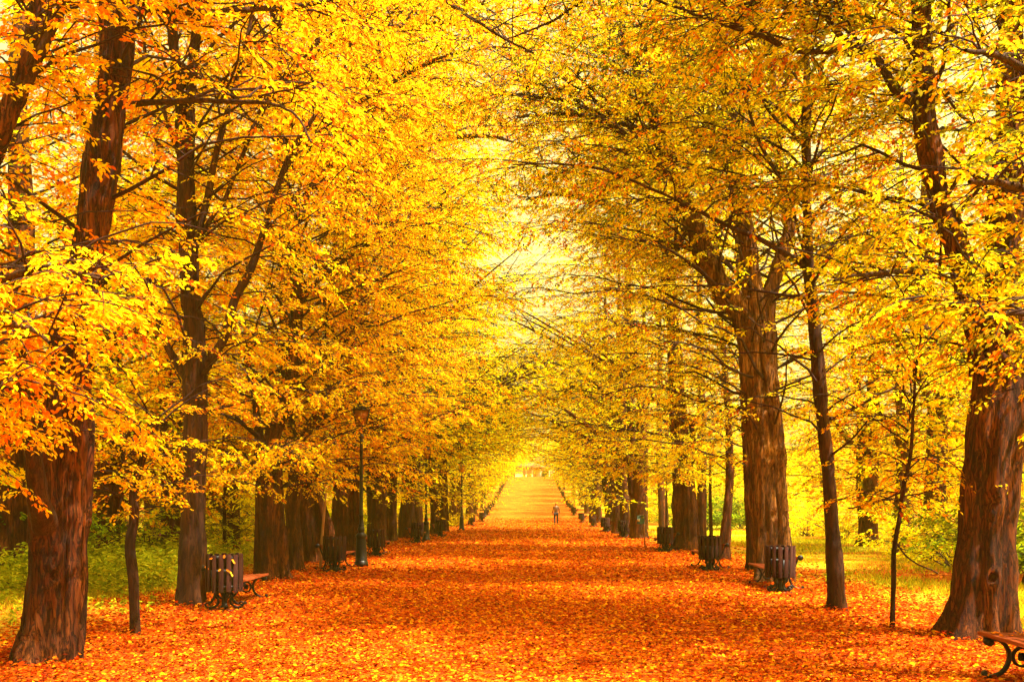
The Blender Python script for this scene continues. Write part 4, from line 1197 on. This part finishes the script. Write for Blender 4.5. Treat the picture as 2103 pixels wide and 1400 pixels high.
left_bins = [(461, 1252, 'dark slatted litter bin with orange leaves stuck on it, nearest on the left'),
             (687, 1174, 'reddish slatted litter bin just left of the first lamp post'),
             (773, 1142, 'dark slatted litter bin just right of the first lamp post'),
             (857, 1115, 'slatted litter bin touching the left side of the second lamp post'),
             (904, 1102, 'slatted litter bin just right of the second lamp post'),
             (969, 1079, 'small dark litter bin right of the third lamp post'),
             (990, 1072, 'small dark litter bin left of the fourth lamp post'),
             (1001, 1067, 'tiny dark litter bin just right of the fourth lamp post')]
right_bins = [(1602, 1216, 'dark slatted litter bin in front of the split pale trunk, nearest on the right'),
              (1458, 1172, 'slatted litter bin left of the slim leaning trunk on the right'),
              (1366, 1133, 'slatted litter bin left of the short stout ridged trunk'),
              (1280, 1103, 'slatted litter bin left of the green sign and its trunk'),
              (1243, 1092, 'litter bin with pale lit slats by the flaring trunk on the right'),
              (1217, 1081, 'small litter bin second beyond the green sign on the right'),
              (1194, 1073, 'small dark litter bin right of the walking person'),
              (1178, 1067, 'tiny dark litter bin closest beside the walking person')]
for lst, sd in ((left_bins, -1), (right_bins, 1)):
    for i, (x, yb, lab) in enumerate(lst):
        D = 1.6 * F / (yb - HY)
        X = (x - VX) * D / F
        put('bin', X, D, rngp.uniform(0, .4), lab, GB)
        wh = lab.replace('slatted litter bin', 'litter bin').split(',')[0]
        put('bench', X + sd * .28, D + 1.25, 0 if sd < 0 else PI, 'low bench behind the ' + ' '.join(wh.split()[:12]), GS)
        if i < 7:
            pass
put('bench', 4.60, 8.55, PI, 'red brown bench with an iron ring, cut off by the bottom right corner', GS)
D = 118.0
while D < 232:
    for sd in (-1, 1):
        X = sd * (4.75 + .003 * (D - 100)); d = D + rngp.uniform(-1, 1)
        put('bin', X, d, rngp.uniform(0, .4), 'one of the tiny dark bins up the slope on the left' if sd < 0 else 'one of the tiny dark bins up the slope on the right', GB)
        put('bench', X + sd * .28, d + 1.25, 0 if sd < 0 else PI, 'one of the tiny dark benches up the slope on the left' if sd < 0 else 'one of the tiny dark benches up the slope on the right', GS)
    D += 11.5

# leaves caught on the nearest bin and bench seats are part of the fallen carpet
rngs = np.random.default_rng(90)


def stuck(name, label, pts, nrm, size, n):
    pts = np.array(pts); nn = np.array(nrm, float)
    a = rngs.uniform(0, 6.28, len(pts))
    d = np.cross(nn + rngs.normal(0, .2, nn.shape), np.stack([np.cos(a), np.sin(a), np.sin(a * 1.7)], 1))
    C = np.array([(.85, .33, .02), (.75, .18, .01), (.84, .45, .03)])[rngs.choice(3, len(pts))]
    o = link(name, leaf_mesh(name, pts, d, nn, rngs.uniform(.8, 1.2, len(pts)) * size, size * rngs.uniform(.5, .65, len(pts)), C, True), M_FALLEN)
    tag(o, label, None, None, 'stuff')


b = bin0.location
ps, nr = [], []
for a, z in [(-1.2, .63), (-1.45, .64), (-1.0, .60), (-.92, .56), (-2.5, .65), (-.7, .71), (-1.9, .80), (-1.3, .79), (-.9, .78), (-2.2, .62)]:
    ps.append([b.x + .283 * math.cos(a), b.y + .283 * math.sin(a), b.z + z]); nr.append([math.cos(a), math.sin(a), .3])
stuck('stuck_leaves', 'orange leaves stuck to the nearest left litter bin', ps, nr, .06, 0)
ps, nr = [], []
for _ in range(34):
    u = rngs.uniform(-.05, .42); y = rngs.uniform(-.7, .72); c, s_ = math.cos(math.radians(3)), math.sin(math.radians(3))
    ps.append([4.60 - u * c, 8.55 + y, .365 + u * s_ + .045]); nr.append([.3 + rngs.normal(0, .2), rngs.normal(0, .25), 1])
stuck('seat_leaves', 'orange leaves lying on the bench in the bottom right corner', ps, nr, .08, 0)


# ------------------------------------------------------------------ lamp posts
def make_lamp():
    root = empty('lamp_post')
    m = MB()
    m.lathe([(.001, 0), (.178, 0), (.18, .09), (.172, .10), (.172, .13), (.158, .145), (.15, .16), (.138, .45), (.125, .70), (.122, .74), (.136, .76), (.142, .79), (.138, .82), (.115, .845), (.09, .87), (.07, .885)], 28)
    m.build('base', M_LAMP, root, smooth=True)
    m = MB()
    m.lathe([(.07, .885), (.08, .92), (.088, .97), (.078, 1.02), (.06, 1.045), (.07, 1.06), (.073, 1.08), (.056, 1.10), (.053, 1.20), (.05, 1.30), (.062, 1.315), (.064, 1.335), (.052, 1.35), (.046, 1.37), (.044, 2.2), (.040, 3.22), (.052, 3.24), (.054, 3.27), (.04, 3.285), (.04, 3.30), (.07, 3.33), (.075, 3.36), (.06, 3.39), (.03, 3.42), (.024, 3.55), (.045, 3.6), (.05, 3.625), (.001, 3.63)], 20)
    m.build('shaft', M_LAMP, root, smooth=True)
    ln = MB()
    zb, zt, rb, rt = 3.63, 4.04, .12, .205
    cs = [(-1, -1), (1, -1), (1, 1), (-1, 1)]
    for sx, sy in cs:
        ln.tube([(sx * rb, sy * rb, zb), (sx * rt, sy * rt, zt)], [.013, .013], 6)
    for z, r in ((zb, rb), (zt, rt)):
        for k in range(4):
            a, b_ = cs[k], cs[(k + 1) % 4]
            ln.tube([(a[0] * r, a[1] * r, z), (b_[0] * r, b_[1] * r, z)], [.015, .015], 6)
    ln.lathe([(.001, 3.622), (.10, 3.625), (.14, 3.64), (.10, 3.65), (.001, 3.65)], 4)
    lo = ln.build('lantern_frame', M_LAMP, root)
    gm = MB()
    for k in range(4):
        a, b_ = cs[k], cs[(k + 1) % 4]
        e = .006
        V = [(a[0] * (rb - e), a[1] * (rb - e), zb + .01), (b_[0] * (rb - e), b_[1] * (rb - e), zb + .01), (b_[0] * (rt - e), b_[1] * (rt - e), zt - .01), (a[0] * (rt - e), a[1] * (rt - e), zt - .01)]
        V = np.array(V); cen = np.array([0, 0, 0.0]); inn = V.copy(); inn[:, :2] *= .975
        gm.add(np.vstack([V, inn]), [[0, 1, 2, 3], [7, 6, 5, 4], [0, 4, 5, 1], [2, 6, 7, 3], [1, 5, 6, 2], [0, 3, 7, 4]])
    gm.build('glass_pane', M_GLASS, root)
    rf = MB()
    rf.lathe([(.31, 4.045), (.315, 4.06), (.22, 4.12), (.13, 4.17), (.10, 4.18), (.10, 4.215), (.115, 4.225), (.06, 4.26), (.02, 4.275), (.016, 4.30), (.028, 4.32), (.016, 4.345), (.001, 4.36)], 4)
    ro = rf.build('lantern_roof', M_LAMP, root); ro.rotation_euler = (0, 0, PI / 4)
    return root


lamp0 = make_lamp()
for i, (x, yb, lab) in enumerate([(742, 1163, 'tall dark lamp post with an amber lantern, nearest on the left'), (875, 1110, 'second dark lamp post beside two litter bins on the left'),
                                  (948, 1088, 'third lamp post on the left beside a small shrub'), (996, 1068, 'thin distant fourth lamp post on the left')]):
    o = lamp0 if i == 0 else copy_tree(lamp0)
    D = 1.6 * F / (yb - HY)
    o.location = ((x - VX) * D / F, D, float(H(D))); o.rotation_euler = (0, 0, .2)
    tag(o, lab, 'lamp post', 'lamp posts along the left side')

# ------------------------------------------------------------------ stakes, thin saplings, sign
M_STAKE = simple_mat('weathered_stake_wood', (.34, .17, .06), .8, noise=.4, scale=5, stretch=(10, 10, .8), spec=.2)


def pole(name, label, cat, pts_px, D, mat, group=None):
    st = stem_px(pts_px, D); st[0, 2] = H(D) - .05
    b = st[0, :3].copy(); b[2] = H(D)
    m = MB(); c = catmull(st, 14); m.tube(c[:, :3] - b, c[:, 3], 8)
    o = m.build(name, mat, None, smooth=True); o.location = b
    tag(o, label, cat, group)
    return o


pole('wooden_stake', 'pale leaning wooden stake at the left of the reddish litter bin', 'stake', [(658, 1166, 6), (661, 1110, 6), (665, 1060, 5.5), (669, 1012, 5)], 25.2, M_STAKE)


def thin_sapling(label, pts, D, seed, palette, zmin, group):
    near_tree('sapling', label, D, [pts], [], palette, zmin=zmin, zmax=6, Rc=1.2, spacing=.13, leaf=.08, dens=.8, seed=seed, group=group, flute=.02, flare=.1, bark=M_BARK2)


thin_sapling('straight thin sapling rising behind the nearest left litter bin', [(461, 1150, 9), (461, 1080, 8), (460, 1010, 7), (459, 940, 6), (457, 860, 4), (455, 790, 2)], 28.7, 61, 'gold', 2.4, GRP_L)
thin_sapling('straight thin sapling rising behind the second right litter bin', [(1461, 1118, 9), (1460, 1060, 7), (1459, 1000, 6), (1458, 940, 4), (1457, 880, 2)], 40, 62, 'lime', 2.6, GRP_R)
thin_sapling('straight thin sapling rising behind the third right litter bin', [(1369, 1106, 7), (1369, 1060, 6), (1368, 1010, 4), (1368, 950, 2)], 47, 63, 'lime', 2.6, GRP_R)

sg = empty('park_sign', ((1325 - VX) * 36.8 / F, 36.8, 0))
tag(sg, 'small green sign with pale squares on a thin wooden post', 'sign')
m = MB(); m.tube([(0, 0, -.05), (-.035, 0, .6), (-.07, 0, 1.24)], [.028, .026, .024], 8); m.build('post', M_STAKE, sg, smooth=True)
M_GREEN = simple_mat('green_enamel', (.012, .085, .055), .4, noise=.2, bump=.03)
M_PALE = simple_mat('pale_notice', (.62, .55, .26), .6, noise=.15, bump=.02)
m = MB(); m.box((-.17, -.032, 1.05), (.27, .016, .32), None, .006); m.build('panel', M_GREEN, sg)
m = MB(); m.box((-.25, -.043, 1.02), (.095, .004, .10), None); m.build('notice', M_PALE, sg)
M_OLV = simple_mat('faded_green_notice', (.20, .26, .06), .6, noise=.2, bump=.02)
m = MB(); m.box((-.10, -.043, 1.14), (.11, .004, .075), None); m.build('notice', M_OLV, sg)

# ------------------------------------------------------------------ the walking person
M_SKIN = simple_mat('skin', (.42, .19, .10), .55, noise=.08, bump=.02)
M_SHIRT = simple_mat('brown_knit_top', (.16, .085, .045), .9, noise=.25, scale=30)
M_SLEEVE = simple_mat('dark_brown_sleeve', (.12, .045, .035), .9, noise=.25, scale=30)
M_TROU = simple_mat('dark_trousers', (.035, .022, .04), .85, noise=.3, scale=20)
M_HAIR = simple_mat('brown_hair', (.07, .03, .015), .8, noise=.4, scale=40)
M_SHOE = simple_mat('dark_shoes', (.02, .014, .016), .6)


def skin_mesh(name, verts, edges, radii, root_i, mat, parent, sub=2):
    me = bpy.data.meshes.new(name)
    me.from_pydata(verts, edges, [])
    o = bpy.data.objects.new(name, me); COL.objects.link(o)
    md = o.modifiers.new('skin', 'SKIN'); md.use_smooth_shade = True
    for i, r in enumerate(radii):
        sv = me.skin_vertices[0].data[i]
        sv.radius = (r, r) if not isinstance(r, tuple) else r
        sv.use_root = (i == root_i)
    sb = o.modifiers.new('sub', 'SUBSURF'); sb.levels = sub; sb.render_levels = sub
    dg = bpy.context.evaluated_depsgraph_get()
    ev = o.evaluated_get(dg)
    nm = bpy.data.meshes.new_from_object(ev)
    bpy.data.objects.remove(o)
    nm.name = name; nm.materials.clear(); nm.materials.append(mat)
    return link(name, nm, None, parent)


per = empty('person', ((1142 - VX) * 79.8 / F, 79.8, 0))
tag(per, 'person in a brown top and dark trousers walking away along the path', 'person')
# seen from behind, +y = walking direction; left leg back, right leg forward (x to the right)
V = [(0, 0, .96), (0, 0, 1.12), (0, .01, 1.30), (0, .02, 1.44), (0, .03, 1.53), (0, .045, 1.60), (0, .05, 1.68),
     (-.10, .0, .92), (-.115, -.02, .52), (-.11, -.20, .12), (-.115, -.13, .05),
     (.10, .0, .92), (.11, .12, .52), (.11, .16, .10), (.115, .27, .04),
     (-.17, .01, 1.42), (-.245, .04, 1.17), (-.275, .13, .94), (-.28, .16, .86),
     (.17, .01, 1.42), (.25, -.05, 1.17), (.295, -.08, .93), (.31, -.07, .85)]
E = [(0, 1), (1, 2), (2, 3), (3, 4), (4, 5), (5, 6), (0, 7), (7, 8), (8, 9), (9, 10), (0, 11), (11, 12), (12, 13), (13, 14), (3, 15), (15, 16), (16, 17), (17, 18), (3, 19), (19, 20), (20, 21), (21, 22)]
Rr = [(.15, .11), (.145, .10), (.165, .115), (.12, .09), .05, (.085, .10), (.07, .085), .09, .06, .045, .04, .09, .06, .045, .04, .055, .042, .033, .03, .055, .042, .033, .03]
# five fingers and a thumb-side digit on each hand
for wi, sx in ((18, -1), (22, 1)):
    w = np.array(V[wi])
    for fx, fl in ((-.028, .065), (-.010, .082), (.010, .078), (.028, .06)):
        b0 = len(V)
        V.append((w[0] + sx * .004, w[1] + fx, w[2] - .055)); V.append((w[0] - sx * .012, w[1] + fx * 1.1, w[2] - .055 - fl))
        E += [(wi, b0), (b0, b0 + 1)]; Rr += [.010, .008]
    b0 = len(V)
    V.append((w[0], w[1] + .045, w[2] - .02)); V.append((w[0] - sx * .01, w[1] + .06, w[2] - .07)); E += [(wi, b0), (b0, b0 + 1)]; Rr += [.011, .009]
skin_mesh('body', V, E, Rr, 0, M_SKIN, per)
skin_mesh('shirt', [(0, 0, .93), (0, 0, 1.12), (0, .01, 1.30), (0, .02, 1.45)] + [(-.17, .01, 1.43), (-.245, .04, 1.17), (-.274, .125, .95), (.17, .01, 1.43), (.25, -.05, 1.17), (.294, -.08, .94)],
          [(0, 1), (1, 2), (2, 3), (3, 4), (4, 5), (5, 6), (3, 7), (7, 8), (8, 9)], [(.175, .13), (.165, .12), (.185, .135), (.14, .11), .075, .06, .046, .075, .06, .046], 0, M_SHIRT, per)
skin_mesh('trousers', [(0, 0, .95), (-.10, .0, .90), (-.115, -.02, .52), (-.11, -.20, .12), (.10, .0, .90), (.11, .12, .52), (.11, .16, .10)], [(0, 1), (1, 2), (2, 3), (0, 4), (4, 5), (5, 6)],
          [(.172, .128), .112, .08, .065, .112, .08, .065], 0, M_TROU, per)
skin_mesh('hair', [(0, .03, 1.62), (0, .035, 1.68), (0, .05, 1.72)], [(0, 1), (1, 2)], [(.085, .09), (.09, .10), (.06, .07)], 0, M_HAIR, per)
for sx, yy, zz in ((-.113, -.17, .045), (.113, .22, .04)):
    skin_mesh('shoe', [(sx, yy - .06, zz), (sx, yy + .06, zz), (sx, yy + .15, zz - .01)], [(0, 1), (1, 2)], [(.045, .05), (.045, .045), (.04, .03)], 0, M_SHOE, per)

# ------------------------------------------------------------------ gatehouse beyond the crest
zc = float(H(262))


def brick_mat():
    m, nt, out = new_mat('red_brick')
    b = N(nt, 'ShaderNodeBsdfPrincipled', Roughness=.85)
    br = nt.nodes.new('ShaderNodeTexBrick'); br.inputs['Scale'].default_value = 4
    br.inputs['Color1'].default_value = (.46, .10, .035, 1); br.inputs['Color2'].default_value = (.36, .075, .03, 1); br.inputs['Mortar'].default_value = (.4, .22, .12, 1)
    tc = nt.nodes.new('ShaderNodeTexCoord'); mp = N(nt, 'ShaderNodeMapping'); mp.inputs['Rotation'].default_value = (PI / 2, 0, 0)
    nt.links.new(tc.outputs['Object'], mp.inputs[0]); nt.links.new(mp.outputs[0], br.inputs['Vector'])
    nt.links.new(br.outputs[0], b.inputs['Base Color']); nt.links.new(b.outputs[0], out.inputs[0])
    return m


M_BRICK = brick_mat()
M_CREAM = simple_mat('cream_render', (.52, .38, .17), .8, noise=.1, scale=3)
M_ROOF = simple_mat('dark_red_roof', (.20, .05, .03), .8, noise=.3, scale=6)
M_DARKG = simple_mat('dark_window_glass', (.03, .02, .03), .2, noise=.2)
bd = empty('gatehouse', (-2.2, 263, zc))
tag(bd, 'red brick building with a pale yellow gate at the far end of the path', 'building')
m = MB(); m.box((0, 3, 1.2), (9.5, 6, 3.6)); m.build('wall', M_BRICK, bd)
m = MB(); m.box((-.9, -.06, .9), (2.0, .14, 2.9), None, .02)
for k in range(5): m.box((-.9, -.14, .1 + k * .5), (1.9, .03, .06))
gt = m.build('gate', M_CREAM, bd)
for dx in (1.0, 2.6):
    m = MB(); m.box((dx, -.05, .9), (.35, .12, 2.9), None, .02); m.build('pilaster', M_CREAM, bd)
m = MB(); V = [(-5.1, -.5, 3.0), (5.1, -.5, 3.0), (5.1, 6.5, 3.0), (-5.1, 6.5, 3.0), (-4.2, 3, 4.4), (4.2, 3, 4.4)]
m.add(V, [[0, 1, 5, 4], [2, 3, 4, 5], [3, 2, 1, 0]], [[1, 2, 5], [3, 0, 4]]); m.build('roof', M_ROOF, bd)
bp = empty('portal', (3.9, 266, zc)); bp.scale = (1, 1, .8)
tag(bp, 'cream arched portal building to the right of the brick gatehouse', 'building')
m = MB()
m.box((-1.7, 1.5, 1.6), (1.2, 3, 5)); m.box((1.7, 1.5, 1.6), (1.6, 3, 5))
a = np.linspace(0, PI, 13)
for k in range(12):
    x0, z0_, x1, z1_ = 1.02 * math.cos(a[k]), 1.9 + 1.1 * math.sin(a[k]), 1.02 * math.cos(a[k + 1]), 1.9 + 1.1 * math.sin(a[k + 1])
    V = [(x0, 0, z0_), (x1, 0, z1_), (x1, 0, 4.1), (x0, 0, 4.1), (x0, 3, z0_), (x1, 3, z1_), (x1, 3, 4.1), (x0, 3, 4.1)]
    m.add(V, [[0, 1, 2, 3], [7, 6, 5, 4], [0, 4, 5, 1], [3, 2, 6, 7]])
m.build('wall', M_CREAM, bp)
m = MB(); m.box((0, 1.5, 4.25), (5.4, 3.4, .3), None, .03); m.build('cornice', M_CREAM, bp)
m = MB(); m.box((0, 2.4, 1.4), (2.04, .1, 3.4)); m.build('door', M_DARKG, bp)
fe = empty('iron_fence', (7.6, 262, zc))
tag(fe, 'dark railing with tall posts at the right of the far portal', 'fence')
m = MB()
for k in range(16): m.box((-2.5 + k * .33, 0, .8), (.04, .04, 1.7))
for z in (.3, 1.4): m.box((0, 0, z), (5.2, .05, .07))
m.build('railing', M_IRON, fe)
for x in (-2.7, 2.7):
    m = MB(); m.box((x, 0, 1.2), (.3, .3, 2.7), None, .03); m.build('post', M_CREAM if x < 0 else M_IRON, fe)
place('small_tree', WD[1], 1.3, 255, .4, (.28, .26), 'small round tree standing in front of the far portal', None, (.9, .8, 1))
print('leaves', NLEAF, 'script', time.time() - T0)

# ------------------------------------------------------------------ haze in the air
hz = MB(); hz.box((0, 140, 18), (190, 330, 46))
m, nt, out = new_mat('autumn_haze')
pv = nt.nodes.new('ShaderNodeVolumePrincipled'); pv.inputs['Color'].default_value = (1, .74, .08, 1); pv.inputs['Density'].default_value = .0011; pv.inputs['Anisotropy'].default_value = .1
nt.links.new(pv.outputs[0], out.inputs['Volume'])
ho = hz.build('haze', m)
tag(ho, 'warm autumn haze hanging over the avenue', None, None, 'stuff')

# ------------------------------------------------------------------ camera, light, world
cam = bpy.data.cameras.new('camera'); co = bpy.data.objects.new('camera', cam); COL.objects.link(co)
co.location = (0, 0, CAMH); co.rotation_euler = (PI / 2, 0, 0)
cam.sensor_width = 36; cam.sensor_fit = 'HORIZONTAL'; cam.lens = F / 2103 * 36
cam.shift_x = (1051.5 - VX) / 2103; cam.shift_y = (HY - 700) / 2103
cam.clip_start = .1; cam.clip_end = 4000
scene.camera = co
SUN_EL, SUN_AZ = math.radians(62), math.radians(-24)      # azimuth measured from +x (right) towards +y (away)
sd = bpy.data.lights.new('sun', 'SUN'); so = bpy.data.objects.new('sun', sd); COL.objects.link(so)
sd.energy = 5.0; sd.angle = math.radians(.53); sd.color = (1, .90, .70)
v = Vector((math.cos(SUN_EL) * math.cos(SUN_AZ), math.cos(SUN_EL) * math.sin(SUN_AZ), math.sin(SUN_EL)))
so.rotation_euler = v.to_track_quat('Z', 'Y').to_euler(); so.location = (30, 20, 40)
w = bpy.data.worlds.new('World'); scene.world = w; w.use_nodes = True
nt = w.node_tree; nt.nodes.clear()
sky = nt.nodes.new('ShaderNodeTexSky'); sky.sky_type = 'NISHITA'; sky.sun_disc = False
sky.sun_elevation = SUN_EL; sky.sun_rotation = PI / 2 - SUN_AZ
sky.air_density = 1.0; sky.dust_density = 6.0; sky.ozone_density = .6
bg = nt.nodes.new('ShaderNodeBackground'); bg.inputs[1].default_value = .15
ow = nt.nodes.new('ShaderNodeOutputWorld')
hs = nt.nodes.new('ShaderNodeHueSaturation'); hs.inputs['Saturation'].default_value = .35
wm = nt.nodes.new('ShaderNodeMix'); wm.data_type = 'RGBA'; wm.blend_type = 'MULTIPLY'; wm.inputs[0].default_value = 1; wm.inputs[7].default_value = (1.0, .82, .34, 1)
nt.links.new(sky.outputs[0], hs.inputs['Color']); nt.links.new(hs.outputs[0], wm.inputs[6]); nt.links.new(wm.outputs[2], bg.inputs[0]); nt.links.new(bg.outputs[0], ow.inputs[0])
vs = scene.view_settings
vs.view_transform = 'Standard'; vs.look = 'None'; vs.gamma = 1; vs.exposure = 1.75
scene.cycles.max_bounces = 10; scene.cycles.diffuse_bounces = 7; scene.cycles.glossy_bounces = 2; scene.cycles.transmission_bounces = 7
scene.cycles.transparent_max_bounces = 4
scene.cycles.use_denoising = True
try:
    scene.cycles.denoiser = 'OPENIMAGEDENOISE'; scene.cycles.denoising_prefilter = 'ACCURATE'
except Exception:
    pass
scene.cycles.caustics_reflective = False; scene.cycles.caustics_refractive = False
scene.cycles.sample_clamp_indirect = 8
